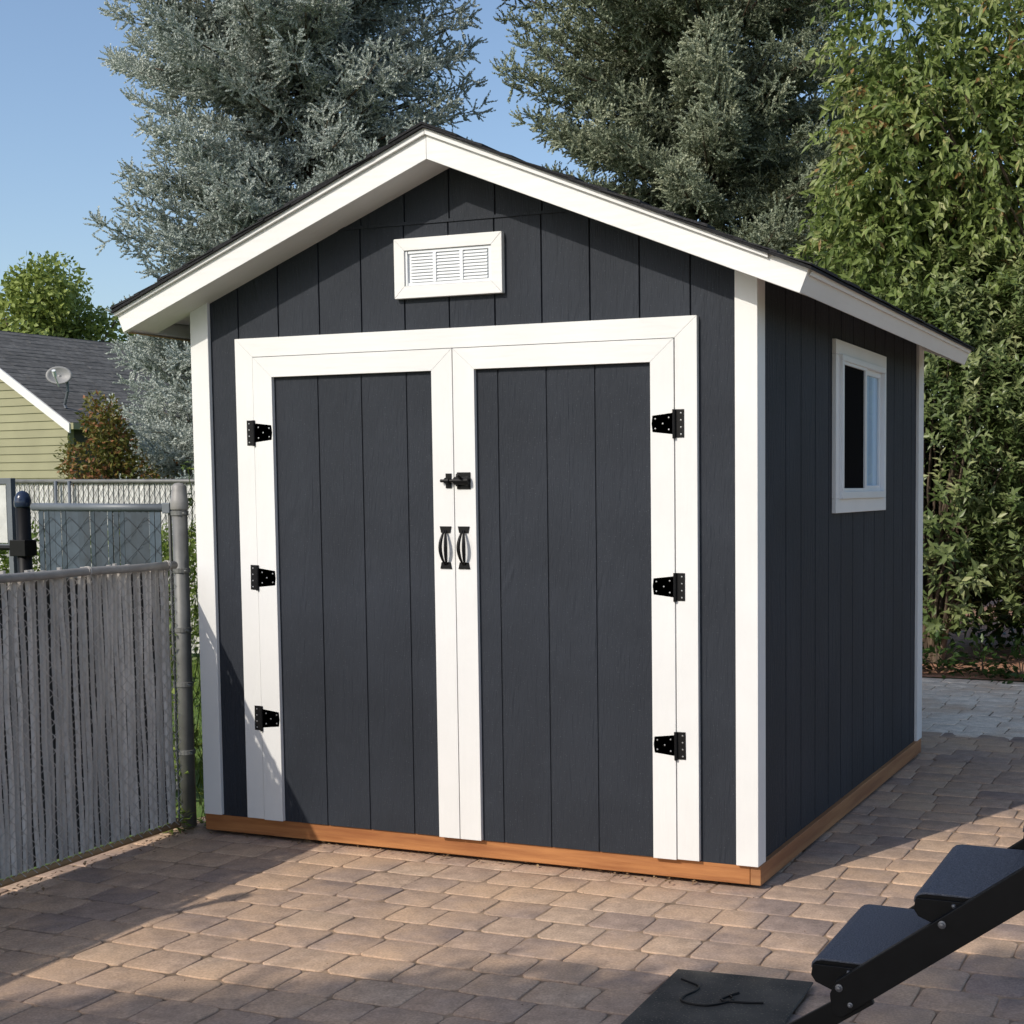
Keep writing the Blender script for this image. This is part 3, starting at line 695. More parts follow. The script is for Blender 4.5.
# chain-link diamond mesh strip facing the camera plane y=const
def diamonds(mb,xa,xb,z0,z1,y,s=.055,r=.0016,fringe=.03):
    n=int((xb-xa)/s)+1
    for i in range(n):
        x=xa+i*s; pts=[]; k=0; z=z0
        while z<=z1+fringe:
            a=(1 if (k+i)%2 else -1)*s*.5
            pts.append((x+a,y+(.004 if k%2 else -.004),z)); z+=s*.9; k+=1
        mb.tube([p for p in pts if xa-.03<=p[0]<=xb+.03],r,4,caps=False)
GY=.42
gate=thing('chain_link_gate','blue-grey slatted chain-link gate panel behind the grey fence','gate',(-.9,GY,0))
gx0,gx1,gt=-1.34,-.565,1.402
s_=MB(); n_=int((gx1-gx0)/.036)
for i in range(n_):
    x=gx0+.018+i*.036; tw=random.uniform(-.004,.004)
    s_.hexa([(x-.0165,GY-.003+tw,.1),(x+.0165,GY-.003-tw,.1),(x+.0165,GY+.003,.1),(x-.0165,GY+.003,.1)]+[(x-.0165+.003,GY-.003+tw,gt-.01),(x+.0165+.003,GY-.003-tw,gt-.01),(x+.0165,GY+.003,gt-.01),(x-.0165,GY+.003,gt-.01)])
s_.build('slat_panel',M['slatblue'],gate)
d_=MB(); diamonds(d_,gx0+.01,gx1-.01,.1,gt-.04,GY-.010,.058); d_.build('wire_mesh',M['wiredark'],gate)
r=MB(); r.tube([(gx0-.03,GY,gt),(gx1+.03,GY,gt-.004)],.019,12); r.build('top_rail',M['pipeblue'],gate,smooth=True)
r=MB(); r.tube([(gx0-.02,GY,.06),(gx1+.02,GY,.06)],.019,12); r.build('bottom_rail',M['pipeblue'],gate,smooth=True)
r=MB(); r.tube([(gx1+.035,GY,.06),(gx1+.035,GY,gt+.0)],.008,8); r.build('gate_stile',M['steelgrey'],gate)
r=MB(); r.box(gx1+.01,gx1+.055,GY-.024,GY+.02,gt-.03,gt+.02); r.build('rail_clamp',M['pipeblue'],gate,bevel=.004)
bp_=thing('gate_post','black round gate post with blue-sheened domed cap left of blue gate','post',(-1.435,GY,0))
p=MB(); p.lathe([(.034,0),(.034,1.40)],(-1.435,GY,0),18); p.build('pole',M['blackmetal'],bp_,smooth=True)
gl=mat('black_gloss_cap',(.02,.03,.06),.15)
p=MB(); p.lathe([(.036,1.40),(.040,1.405),(.040,1.43),(.036,1.45),(.026,1.47),(.012,1.48),(.001,1.482)],(-1.435,GY,0),18); p.build('post_cap',gl,bp_,smooth=True)
p=MB(); p.box(-1.485,-1.385,GY-.045,GY+.03,1.16,1.24); p.tube([(-1.62,GY-.02,1.20),(-1.44,GY-.02,1.20)],.013,8); p.build('latch',M['blackmetal'],bp_,bevel=.003)
sg=thing('side_gate','dark metal framed gate leaf with white panel at the left edge','gate',(-1.9,.5,0))
p=MB()
for x in (-1.60,-2.3): p.box(x-.016,x+.016,.49,.52,.05,1.545)
p.box(-2.3,-1.60,.492,.518,1.515,1.545); p.box(-2.3,-1.60,.492,.518,1.19,1.215); p.box(-2.3,-1.60,.492,.518,.05,.08); p.build('gate_frame',M['pipeblue'],sg,bevel=.002)
p=MB(); p.box(-2.28,-1.63,.500,.510,1.22,1.51); p.build('panel',M['slatwhite'],sg)

# rear boundary fence with white slats
rf=thing('rear_fence','white slatted chain-link fence with thin steel rail across the lawn behind','fence',(-4,5,0))
s_=MB(); x=-9.5
while x<-.2:
    ln=.10; s_.hexa([(x-.026,4.997,.05),(x+.026,4.997,.05),(x+.026,5.003,.05),(x-.026,5.003,.05),(x-.026,4.997+.004,1.55),(x+.026,4.997-.004,1.55),(x+.026,5.003,1.55),(x-.026,5.003,1.55)]); x+=.058
s_.build('slat_panel',M['slatwhite'],rf)
d_=MB()
i=0; x=-9.5
while x<-.2:      # diagonal wires leaning one way, seen over the slats
    d_.tube([(x,4.985,1.0),(x+.36,4.985,1.56)],.0028,4,caps=False); d_.tube([(x+.03,4.99,1.56),(x+.39,4.99,1.0)],.0012,3,caps=False); x+=.065
d_.build('wire_mesh',M['wiredark'],rf)
r=MB(); r.tube([(-9.5,4.98,1.585),(-.2,4.98,1.54)],.02,10); r.build('top_rail',M['steelgrey'],rf,smooth=True)
for x in (-9.4,-7.2,-5.86,-5.70,-3.1,-.6):
    r=MB(); r.tube([(x,4.95,0),(x,4.95,1.57)],.014 if x in(-5.86,-5.70) else .025,8); r.build('fence_post',M['pipeblue'],rf,smooth=True)

# board and stake between post and shed
b_=MB(); b_.box(-.095,-.045,.13,.15,0,.80); o=b_.build('plank',mat('weathered_grey_board',(.17,.17,.17),.8,nscale=8,stretch=(3,3,.4)),bevel=.002); tag(o,'weathered grey board standing upright beside the left corner of shed','board')
st_=MB(); st_.lathe([(.012,0),(.012,.85),(.017,.86),(.013,.89),(.001,.93)],(-.098,.2,0),8); o=st_.build('garden_stake',mat('teal_plastic',(.01,.07,.09),.4)); tag(o,'dark teal pointed garden stake behind the grey board','stake')

# ------------------------------------------------------------------ house
c0=Vector((-13.05,12.265,0)); dv=Vector((.107,.9943,0)).normalized(); gv=Vector((-dv.y,dv.x,0))
house=thing('neighbour_house','sage green lap-sided house with grey shingle roof behind the fence','house',c0)
def HP(g_,d_,z): return c0+gv*g_+dv*d_+Vector((0,0,z))
EZ=2.579; HS=.5717; HW=2.9; LEN=11
def hz(g_): return EZ+HS*(HW-abs(g_-HW))
m_=MB()
z=0; ex=.13
while z<4.1:
    z1=min(z+ex,hz(HW)-.1)
    ga=.12 if z1<hz(.12)-.1 else (z1+.1-EZ)/HS
    gb=2*HW-ga
    if gb-ga<.1: break
    m_.hexa([HP(ga,.10-.022,z),HP(gb,.10-.022,z),HP(gb,.2,z),HP(ga,.2,z),HP(ga,.10-.004,z1),HP(gb,.10-.004,z1),HP(gb,.2,z1),HP(ga,.2,z1)])
    z+=ex
m_.build('gable_wall',M['lap'],house)
m_=MB(); m_.hexa([HP(.13,.2,0),HP(.2,.2,0),HP(.2,LEN,0),HP(.13,LEN,0),HP(.13,.2,EZ-.05),HP(.2,.2,EZ-.05),HP(.2,LEN,EZ-.05),HP(.13,LEN,EZ-.05)]); m_.build('side_wall',M['darkwall'],house)  # darker than the opposite wall: shade below the eave is in its colour
m_=MB(); m_.hexa([HP(5.6,.2,0),HP(5.67,.2,0),HP(5.67,LEN,0),HP(5.6,LEN,0),HP(5.6,.2,EZ-.05),HP(5.67,.2,EZ-.05),HP(5.67,LEN,EZ-.05),HP(5.6,LEN,EZ-.05)]); m_.build('side_wall',M['lap'],house)
m_=MB()
ncr=24
for side in (0,1):
    for k in range(ncr):
        a=-.05+k*(HW+.05)/ncr; b2_=a+(HW+.05)/ncr+.01
        d0=0
        while d0<LEN:
            L_=random.uniform(.28,.36); d1=min(d0+L_-.006,LEN); 
            A=lambda g_: (g_ if side==0 else 2*HW-g_)
            th=.006+random.uniform(0,.007)
            m_.hexa([HP(A(a),d0,hz(a) if a>0 else EZ+HS*a),HP(A(b2_),d0,EZ+HS*b2_-.01),HP(A(b2_),d1,EZ+HS*b2_-.01),HP(A(a),d1,EZ+HS*a)]+[HP(A(a),d0,EZ+HS*a+th),HP(A(b2_),d0,EZ+HS*b2_+.003),HP(A(b2_),d1,EZ+HS*b2_+.003),HP(A(a),d1,EZ+HS*a+th)])
            d0+=L_
hroof=m_.build('roof',M['asphroof'],house)
for side in (0,1):
    A=lambda g_: (g_ if side==0 else 2*HW-g_)
    m_=MB(); m_.hexa([HP(A(-.06),-.03,EZ-.19),HP(A(HW),-.03,EZ+HS*HW-.16),HP(A(HW),0,EZ+HS*HW-.16),HP(A(-.06),0,EZ-.19),HP(A(-.06),-.03,EZ-.04),HP(A(HW),-.03,EZ+HS*HW+.01),HP(A(HW),0,EZ+HS*HW+.01),HP(A(-.06),0,EZ-.04)]); m_.build('rake_board',M['whiteh'],hroof)
    m_=MB(); m_.hexa([HP(A(-.12),.0,EZ-.13),HP(A(-.0),.0,EZ-.13),HP(A(-.0),LEN,EZ-.13),HP(A(-.12),LEN,EZ-.13),HP(A(-.12),.0,EZ-.03),HP(A(-.0),.0,EZ-.03),HP(A(-.0),LEN,EZ-.03),HP(A(-.12),LEN,EZ-.03)]); m_.build('gutter',M['lap'],hroof)
# satellite dish
dp=c0+gv*0+Vector((0,0,0)); dpos=Vector((-13.39,12.57,2.80)); 
dish=thing('satellite_dish','round pale grey satellite dish on a bent mast on the house roof','satellite dish',dpos)
m_=MB(); m_.tube([dpos,dpos+Vector((-.02,0,.06)),dpos+Vector((.10,-.05,.26)),dpos+Vector((.10,-.05,.42))],.022,8); m_.build('mast',M['pipeblue'],dish)
dc=dpos+Vector((.02,-.12,.50)); nrm=Vector((.5,-.85,.25)).normalized(); ax=nrm.cross(Vector((0,0,1))).normalized(); ay=ax.cross(nrm)
m_=MB(); rings=5; seg=24
for k in range(rings+1):
    rr=k/rings
    for j in range(seg):
        a=2*math.pi*j/seg; p_=dc+ax*math.cos(a)*rr*.20+ay*math.sin(a)*rr*.15+nrm*(.05*rr*rr); m_.v.append(tuple(p_))
for k in range(rings):
    for j in range(seg): m_.f.append((k*seg+j,k*seg+(j+1)%seg,(k+1)*seg+(j+1)%seg,(k+1)*seg+j))
o=m_.build('reflector',M['dishgrey'],dish,smooth=True); md=o.modifiers.new('solid','SOLIDIFY'); md.thickness=.012
m_=MB(); m_.tube([dc-ay*.18+nrm*.03,dc-ay*.08+nrm*.28],.012,6); m_.tube([dc-ay*.08+nrm*.26,dc-ay*.02+nrm*.34],.03,8); m_.build('feed_arm',M['vinyl'],dish)

# ------------------------------------------------------------------ spruces
def shoots_mesh(name,P,A,mat_,parent,tone,K=11,nl=.030,nw=.009,sl=.11,loc=(0,0,0)):
    n=len(P); A=unit(A); ref=np.where(np.abs(A[:,2:3])<.9,np.array([[0,0,1.]]),np.array([[1.,0,0]]))
    S=unit(np.cross(A,ref)); U=np.cross(S,A)
    Vs=[];
    for k in range(K):
        t=(k+.5)/K; ang=k*2.4+RNG.random(n)*1.2
        rad=S*np.cos(ang)[:,None]+U*np.sin(ang)[:,None]
        l=nl*(1-.35*t)*RNG.uniform(.8,1.2,n)[:,None]
        base=P+A*(sl*t)[...,None] if np.ndim(sl) else P+A*sl*t
        tip=base+(rad*.66+A*.92)*l
        tan=np.cross(A,rad)
        w_=nw*.5
        Vs.append(np.stack([base-tan*w_-A*w_,base+tan*w_+A*w_,tip],1))
    V=np.concatenate(Vs,1).reshape(-1,3)
    F=np.arange(len(V)).reshape(-1,3)
    T=np.repeat(tone,K*3)
    return tri_mesh(name,V,F,mat_,parent,tone=T,loc=loc)
def spruce(label,base,Rf,z0,H,mat_,seed,group,zvis=9.5,lean=0):
    rng=np.random.default_rng(seed)
    root=thing('spruce_tree',label,'tree',base,group)
    P=[];A=[];T=[]; br=MB()
    tk=MB(); tk.tube([(base[0]+math.sin(z*.6)*.04,base[1],z) for z in np.linspace(0,H,14)],[.19*(1-z/H)+.015 for z in np.linspace(0,H,14)],10)
    trunk=tk.build('trunk',M['bark'],root,smooth=True)
    z=z0
    while z<H-.3:
        nb=rng.integers(5,8)+(2 if z<3.6 else 0); a0=rng.random()*6.28
        for k in range(nb):
            a=a0+k*2*math.pi/nb+rng.normal(0,.25); Lb=Rf(z)*rng.uniform(.80,1.08)*(1+.20*math.sin(a*2.3+z*2.1+seed)*math.sin(z*3.3+a))
            if rng.random()<.10: Lb*=.7
            zz=z+rng.uniform(-.12,.12); d=np.array([math.cos(a),math.sin(a),0]); sd=np.array([-d[1],d[0],0])
            up0=rng.uniform(-.34,.06)+.35*max(0,(z-4)/(H-4)); 
            def path(s): return np.array([base[0],base[1],zz])+d*Lb*s+np.array([0,0,Lb*(up0*s+.16*s*s*s)])
            br.tube([tuple(path(s)) for s in (0,.35,.7,.97)],[.028,.02,.011,.004],5,caps=False)
            dens=(1. if d[1]<.35 else .6) if z<zvis else .4
            ns=max(5,int(Lb/.10*dens))
            for s in np.linspace(.14,1.0,ns):
                pb=path(s); fwd=path(min(s+.02,1.02))-path(s-.02); fwd/=np.linalg.norm(fwd)
                for side in (-1,1):
                    tl=(.09+.38*Lb*.5*(1.06-s)**.8)*rng.uniform(.55,1.15)
                    td=fwd*.75+sd*side*rng.uniform(.55,.95)+np.array([0,0,rng.normal(-.03,.15)]); td/=np.linalg.norm(td)
                    m=max(1,int(tl/.125*dens+.5))
                    tcol=rng.normal(.5,.14)
                    for q in range(m):
                        u=(q+1)/m
                        p=pb+td*tl*u+np.array([0,0,-.22*tl*u*u])+rng.normal(0,.018,3)
                        for ss in range(4 if q==m-1 else 3):
                            rv=rng.normal(0,1,3); rv/=np.linalg.norm(rv)
                            ad=td*.62+rv*.72+np.array([0,0,.22])
                            P.append(p);A.append(ad);T.append(tcol+rng.normal(0,.12)+(.25 if s>.8 else 0)*rng.random())
                P.append(pb);A.append(fwd+np.array([0,0,.45])+rng.normal(0,.25,3));T.append(rng.normal(.5,.15))
        z+=.115 if z<zvis else .3
    br.build('branches',M['bark'],root)
    P=np.array(P);A=np.array(A);T=np.clip(np.array(T)+.18*noise3(P,1.1,seed),0,1)
    print(label,len(P))
    shoots_mesh('crown',P,A,mat_,root,T,K=15,nl=.032,nw=.024,sl=.165,loc=base)
    return root
M['blue']=leafmat('blue_spruce_needles',[(0,(.09,.095,.055)),(.25,(.24,.275,.235)),(.6,(.43,.475,.44)),(1,(.56,.59,.54))],.6,.12)
M['green_spruce']=leafmat('green_spruce_needles',[(0,(.07,.07,.03)),(.25,(.15,.175,.105)),(.6,(.27,.31,.22)),(1,(.41,.43,.30))],.6,.12)
spruce('blue-grey spruce rising behind the left slope of the shed roof',(-6.45,9.6,0),lambda z:max(.1,(2.22-.045*z) if z<8 else 1.86*(12.5-z)/4.5),.55,12.5,M['blue'],3,'spruces behind the shed')
spruce('darker green spruce behind the right slope of the shed roof',(-1.85,11.3,0),lambda z:max(.1,(2.6-.055*z) if z<8 else 2.16*(12.5-z)/4.5),.7,12.5,M['green_spruce'],9,'spruces behind the shed')

# ------------------------------------------------------------------ broadleaf trees
def limbs(root,base,tips,mat_=None,r0=.07,n=6,fork=.35):
    mb=MB()
    for t in tips:
        b=Vector(base)+Vector((random.uniform(-.1,.1),random.uniform(-.1,.1),0)); t=Vector(t)
        k=b.lerp(t,fork); k.x=b.x+(k.x-b.x)*.6; k.y=b.y+(k.y-b.y)*.6
        m2=k.lerp(t,.5)+Vector((random.uniform(-.1,.1),random.uniform(-.1,.1),.1))
        mb.tube([b,k,m2,t],[r0,r0*.7,r0*.4,r0*.12],6,caps=False)
    return mb
def leaves(name,P,D,Nn,Ln,Wd,mat_,root,tone,fold=.25,curl=.25,loc=(0,0,0)):
    V,Fc=leaf_arrays(P,D,Nn,Ln,Wd,fold,curl)
    return tri_mesh(name,V,Fc,mat_,root,tone=np.repeat(tone,5),loc=loc)
def ell_surface_pts(n,c,r,shell=.35,zmin=None):
    d=rnd_dir(n); rad=(1-shell*RNG.random(n)**1.6)[:,None]
    P=np.array(c)+d*np.array(r)*rad
    return P,d

# tall drooping-leaf tree at right
M['cherry']=leafmat('cherry_leaves',[(0,(.07,.105,.025)),(.35,(.145,.20,.05)),(.7,(.25,.31,.095)),(.93,(.42,.43,.19)),(1,(.34,.20,.08))],.42,.4)
base=(3.15,8.0,0)
ct=thing('cherry_tree','tall bright green tree with long drooping leaves at the right','tree',base)
def drooping(c,r,ntw,Lr=(.3,.75),nl=13,leaf=(.10,.155),seed=1,wob=.22):
    Ps,Ds=ell_surface_pts(ntw,c,r,.55)
    keep=(1+wob*noise3(Ps,1.6,seed))>np.linalg.norm((Ps-np.array(c))/np.array(r),axis=1)
    Ps=Ps[keep];Ds=Ds[keep]; n=len(Ps)
    L=RNG.uniform(*Lr,n); out=unit(Ds*np.array([1,1,.3])+RNG.normal(0,.35,(n,3)))
    P=[];D=[]
    for k in range(nl):
        u=(k+.3)/nl
        p=Ps+out*(L*.6*u)[:,None]+np.array([0,0,1])*((.45*u-.62*u*u)*L)[:,None]+RNG.normal(0,.012,(n,3))
        d=out*.6+RNG.normal(0,.5,(n,3))+np.array([0,0,-.5])
        P.append(p);D.append(d)
    P=np.concatenate(P);D=np.concatenate(D); T=np.tile(np.clip(RNG.normal(.48,.17,n)+.22*noise3(Ps,2.2,seed),0,1),nl)
    T=np.clip(T+RNG.normal(0,.14,len(P)),0,1)
    return P,D,T,Ps
parts=[]
for c,r,ntw,sd in (((2.5,7.85,4.1),(1.4,1.4,1.75),1500,1),((1.7,7.9,3.15),(1.05,1.0,1.0),520,2),((3.5,8.2,5.3),(1.6,1.5,2.0),620,4),((1.95,8.3,5.0),(.75,.8,1.45),300,5),((3.1,7.6,2.6),(1.5,1.2,1.3),700,6),((1.38,6.95,4.1),(.5,.6,.75),300,7),((1.22,7.0,3.3),(.55,.6,.75),300,8),((1.45,6.95,5.1),(.5,.5,.9),260,9),((1.85,7.0,4.2),(.8,.7,1.1),600,10),((2.7,7.2,5.4),(.9,.7,1.3),260,11),((1.7,6.8,3.1),(.8,.6,.8),420,12)):
    parts.append(drooping(c,r,ntw,seed=sd))
P=np.concatenate([p[0] for p in parts]);Dd=np.concatenate([p[1] for p in parts]);T=np.concatenate([p[2] for p in parts])
nn=len(P); print('cherry leaves',nn)
leaves('crown',P,Dd,RNG.normal(0,.5,(nn,3))+np.array([0,-.6,.5]),RNG.uniform(.065,.125,nn),RNG.uniform(.027,.043,nn),M['cherry'],ct,T,.3,.18,loc=base)
allP=np.concatenate([p[3] for p in parts]); idx=RNG.choice(len(allP),130)
mb=limbs(ct,(3.15,8.0,.9),[tuple(allP[i]) for i in idx],r0=.04); mb.tube([(3.15,8.0,0),(3.12,8.0,.6),(3.15,8.0,1.2)],[.14,.12,.09],10); mb.build('trunk',M['bark'],ct)

# big leafy shrubs along the rear edge of the patio
M['shrubleaf']=leafmat('laurel_leaves',[(0,(.035,.06,.015)),(.35,(.10,.145,.045)),(.7,(.20,.245,.095)),(1,(.38,.40,.19))],.38,.28)
def shrub(label,base,r,H,nsh,sd,group,leaf=(.055,.09)):
    root=thing('shrub',label,'shrub',base,group)
    n=nsh; d=rnd_dir(n); d[:,1]=np.where(RNG.random(n)<.35,-np.abs(d[:,1]),d[:,1])
    c=np.array([base[0],base[1],H*.52]); rr=np.array([r,r*.85,H*.5])
    rad=(1-.45*RNG.random(n)**2)[:,None]*(1+.16*noise3(d,2.6,sd))[:,None]
    Ps=c+np.sign(d)*np.abs(d)**.8*rr*rad
    lowf=np.clip((Ps[:,2]-.3)/1.7,0,1)*.38+.62; Ps[:,:2]=np.array(base[:2])+(Ps[:,:2]-np.array(base[:2]))*lowf[:,None]; Ps[:,2]=np.maximum(Ps[:,2],.10+RNG.random(n)*.3)
    # thin out towards the ground
    keep=RNG.random(n)<np.clip(.14+(Ps[:,2]/2.4)**2,0,1); Ps=Ps[keep];d=d[keep]; n=len(Ps)
    sd_=unit(d*np.array([.7,.7,.25])+np.array([0,0,.75])+RNG.normal(0,.28,(n,3)))
    K=13; P=[];D=[]
    ref=RNG.normal(size=(n,3)); S=unit(np.cross(sd_,ref)); U=np.cross(sd_,S); L=RNG.uniform(.14,.28,n)
    big=np.where(Ps[:,2]<1.3,1.3,1.0)
    for k in range(K):
        u=k/K; a=k*2.4
        radv=S*math.cos(a)+U*math.sin(a)
        P.append(Ps+sd_*(L*u)[:,None]); D.append(radv*(1.0-.45*u)+sd_*(.35+.6*u)+np.array([0,0,-.12])+RNG.normal(0,.2,(n,3)))
    P=np.concatenate(P);D=np.concatenate(D);nn=len(P)
    T=np.clip(np.tile(RNG.normal(.45,.15,n)+.15*noise3(Ps,1.8,sd),K)+np.repeat(np.linspace(-.08,.2,K),n)+RNG.normal(0,.08,nn),0,1)
    sc=np.tile(big,K)
    leaves('foliage',P,D,np.tile(sd_,(K,1)),RNG.uniform(*leaf,nn)*sc,RNG.uniform(.024,.037,nn)*sc,M['shrubleaf'],root,T,.25,.3,loc=base)
    idx=RNG.choice(n,min(n,60)); mb=limbs(root,(base[0],base[1],0),[tuple(Ps[i]) for i in idx],r0=.022,fork=.25); mb.build('stems',M['bark'],root)
    return root
GRP='large shrubs behind the patio'
shrub('broad leafy green shrub immediately right of the shed rear corner',(1.75,6.9,0),1.05,3.15,2500,1,GRP)
shrub('tall leafy green shrub at the right edge behind the patio',(2.95,7.1,0),1.1,3.3,2500,2,GRP)
shrub('leafy green shrub hidden mostly behind the shed roof end',(.55,7.0,0),1.0,3.0,1300,3,GRP)
shrub('leafy green shrub beyond the right edge of the picture',(4.2,7.1,0),1.1,3.2,900,4,GRP)
# low broad-leaved plants at the edge of the patio
M['lowleaf']=leafmat('ground_plant_leaves',[(0,(.02,.04,.010)),(.5,(.04,.075,.018)),(1,(.09,.15,.035))],.4,.25)
def tuft(label,base,r,h,n,group,mat_,leaf=(.07,.11),name='low_plant',cat='plant',up=.5):
    root=thing(name,label,cat,base,group)
    d=rnd_dir(n); d[:,2]=np.abs(d[:,2]); P=np.array(base)+d*np.array([r,r,h])*RNG.random((n,1))**.5
    D=unit(d*np.array([1,1,up])+RNG.normal(0,.3,(n,3)))
    leaves('foliage',P,D,np.tile([[0,0,1.]],(n,1))+RNG.normal(0,.4,(n,3)),RNG.uniform(*leaf,n),RNG.uniform(.4,.5,n)*RNG.uniform(leaf[0],leaf[1],n),mat_,root,np.clip(RNG.normal(.5,.25,n),0,1),.2,.3,loc=base)
    mb=MB()
    for i in RNG.choice(n,min(8,n)): mb.tube([base,tuple((np.array(base)+P[i])/2+np.array([0,0,.03])),tuple(P[i])],[.005,.004,.002],4,caps=False)
    mb.build('stem',M['bark'],root)
for i,x in enumerate((1.62,1.95,2.3,2.62,3.0,3.4)):
    lab=['low dark green plant beside the rear corner of shed','low dark green plant at patio edge, second from the shed','low dark green plant at patio edge, third from the shed','low dark green plant at patio edge, fourth from the shed','low dark green plant at the right edge of the patio','low dark green plant outside the right edge of the picture'][i]
    tuft(lab,(x,6.12+random.uniform(-.08,.1),0),.24,.3,120,'low plants along the patio edge',M['lowleaf'])
# weeds around the corner post and behind the gate
M['weed']=leafmat('weed_leaves',[(0,(.08,.12,.02)),(.5,(.15,.22,.04)),(1,(.28,.34,.08))],.45,.4)
def vine(label,base,h,n,r=.06,leaf=(.025,.05),name='climbing_weed'):
    root=thing(name,label,'plant',base,'weeds along the fences')
    mb=MB(); P=[]
    for s in range(3):
        pts=[(base[0]+math.sin(z*7+s*2)*r*.7+random.uniform(-.01,.01),base[1]+math.cos(z*5+s)*r*.5,z) for z in np.linspace(base[2],base[2]+h*random.uniform(.75,1),12)]
        mb.tube(pts,.0022,4,caps=False); P+=pts
    P=np.array(P); i=RNG.integers(0,len(P),n); Q=P[i]+RNG.normal(0,.012,(n,3))
    leaves('foliage',Q,rnd_dir(n)*np.array([1,1,.6]),np.tile([[0,-.5,1.]],(n,1))+RNG.normal(0,.4,(n,3)),RNG.uniform(*leaf,n),RNG.uniform(.014,.028,n),M['weed'],root,np.clip(RNG.normal(.5,.25,n),0,1),.2,.3,loc=base)
    mb.build('stem',M['weed'],root)
vine('thin green weed climbing up the tall grey fence post',(-.165,.13,0),1.62,150,.05)
vine('leafy green weed climbing between slatted fence end and grey post',(-.19,.02,0),1.1,110,.025)
vine('green weed rising behind the middle of blue-grey gate',(-1.05,1.15,0),1.5,150,.10,(.03,.06))
vine('green weed rising behind the left end of blue-grey gate',(-1.75,1.3,0),1.43,150,.12,(.03,.06))
vine('small weed against the rear white fence above the gate',(-2.6,3.3,0),1.5,90,.1,(.03,.06))
tuft('small green weed at the foot of the grey corner post',(-.17,-.03,0),.07,.12,70,'weeds along the fences',M['weed'],(.03,.05),name='ground_weed')
tuft('tiny green weed under the gap beside the shed skid',(-.06,.1,0),.05,.07,40,'weeds along the fences',M['weed'],(.02,.035),name='ground_weed')

# lawn grass visible through the gaps: tufts as one mass
n=16000; gp=np.stack([RNG.uniform(-7,-.3,n),RNG.uniform(.6,4.9,n),np.full(n,-.02)],1)
gd=RNG.normal(0,.35,(n,3))+np.array([0,0,1])
go=leaves('grass',gp,gd,RNG.normal(0,1,(n,3)),RNG.uniform(.05,.13,n),RNG.uniform(.006,.012,n),M['weed'],None,np.clip(RNG.normal(.4,.2,n),0,1))
tag(go,'bright green lawn grass behind the fence and gate','grass',kind='stuff')

# far green tree
M['farleaf']=leafmat('far_tree_leaves',[(0,(.10,.14,.025)),(.5,(.25,.31,.07)),(1,(.42,.48,.14))],.5,.35)
def puffy(label,name,base,blobs,nper,leaf,mat_,group=None,trunk_r=.2,cat='tree',tw=.6,zt=None):
    root=thing(name,label,cat,base,group)
    P=[];T=[];N_=[]
    for bi,(c,r,fac) in enumerate(blobs):
        n=int(nper*fac); d=rnd_dir(n); q=np.array(c)+d*np.array(r)*((1-.5*RNG.random(n)**1.5)*(1+.22*noise3(d,3.1,bi)))[:,None]
        P.append(q);N_.append(d);T.append(RNG.normal(.5,.18,n)+.2*noise3(q,1.3,bi))
    P=np.concatenate(P);N_=np.concatenate(N_);T=np.clip(np.concatenate(T),0,1);n=len(P)
    leaves('crown' if cat=='tree' else 'foliage',P,N_*.6+RNG.normal(0,.6,(n,3)),N_+RNG.normal(0,.5,(n,3)),RNG.uniform(*leaf,n),RNG.uniform(*leaf,n)*tw,mat_,root,T,.2,.2,loc=base)
    zt=zt or base[2]+1.5
    mb=limbs(root,(base[0],base[1],zt*.6),[tuple(P[i]) for i in RNG.choice(n,40)],r0=trunk_r*.5)
    mb.tube([base,(base[0],base[1],zt)],[trunk_r,trunk_r*.7],8); mb.build('trunk' if cat=='tree' else 'stems',M['bark'],root)
    return root
bl=[]
tb=(-19.9,18.0,0)
for k in range(26):
    a=random.uniform(0,6.28); rr=random.uniform(.2,2.5); z=random.uniform(2.4,5.9)
    rr*=math.sqrt(max(.08,1-((z-3.6)/2.6)**2)); bl.append(((tb[0]+rr*math.cos(a),tb[1]+rr*math.sin(a),z),(.8,.8,.65),1))
puffy('rounded bright green tree beyond the roof of the house','broadleaf_tree',tb,bl,900,(.09,.17),M['farleaf'],trunk_r=.25,zt=3)
# second far tree further left keeps the outline going outside the frame
# orange and green bush beside house
M['autumn']=leafmat('autumn_bush_leaves',[(0,(.06,.075,.015)),(.35,(.13,.15,.03)),(.6,(.20,.17,.04)),(.8,(.30,.13,.05)),(1,(.40,.17,.09))],.5,.35)
bb=(-7.42,7.2,0); bl=[]
for k in range(22):
    z=random.uniform(.6,2.55); rr=.55*(1-(z/3.2)**2)*random.uniform(.2,1); a=random.uniform(0,6.28)
    bl.append(((bb[0]+rr*math.cos(a),bb[1]+rr*math.sin(a),z),(.2,.2,.28),1))
puffy('orange and green bush beside the left spruce, below the house roof','autumn_bush',bb,bl,330,(.04,.075),M['autumn'],cat='bush',trunk_r=.03,tw=.5,zt=.8)
bb=(-7.4,8.0,0); bl=[]
for k in range(12):
    z=random.uniform(.5,1.75); rr=.8*random.uniform(.2,1); a=random.uniform(0,6.28)
    bl.append(((bb[0]+rr*math.cos(a),bb[1]+rr*math.sin(a),z),(.25,.25,.2),1))
puffy('low rusty brown bush under the left spruce','autumn_bush',bb,bl,260,(.04,.075),M['autumn'],cat='bush',trunk_r=.03,tw=.5,zt=.6)

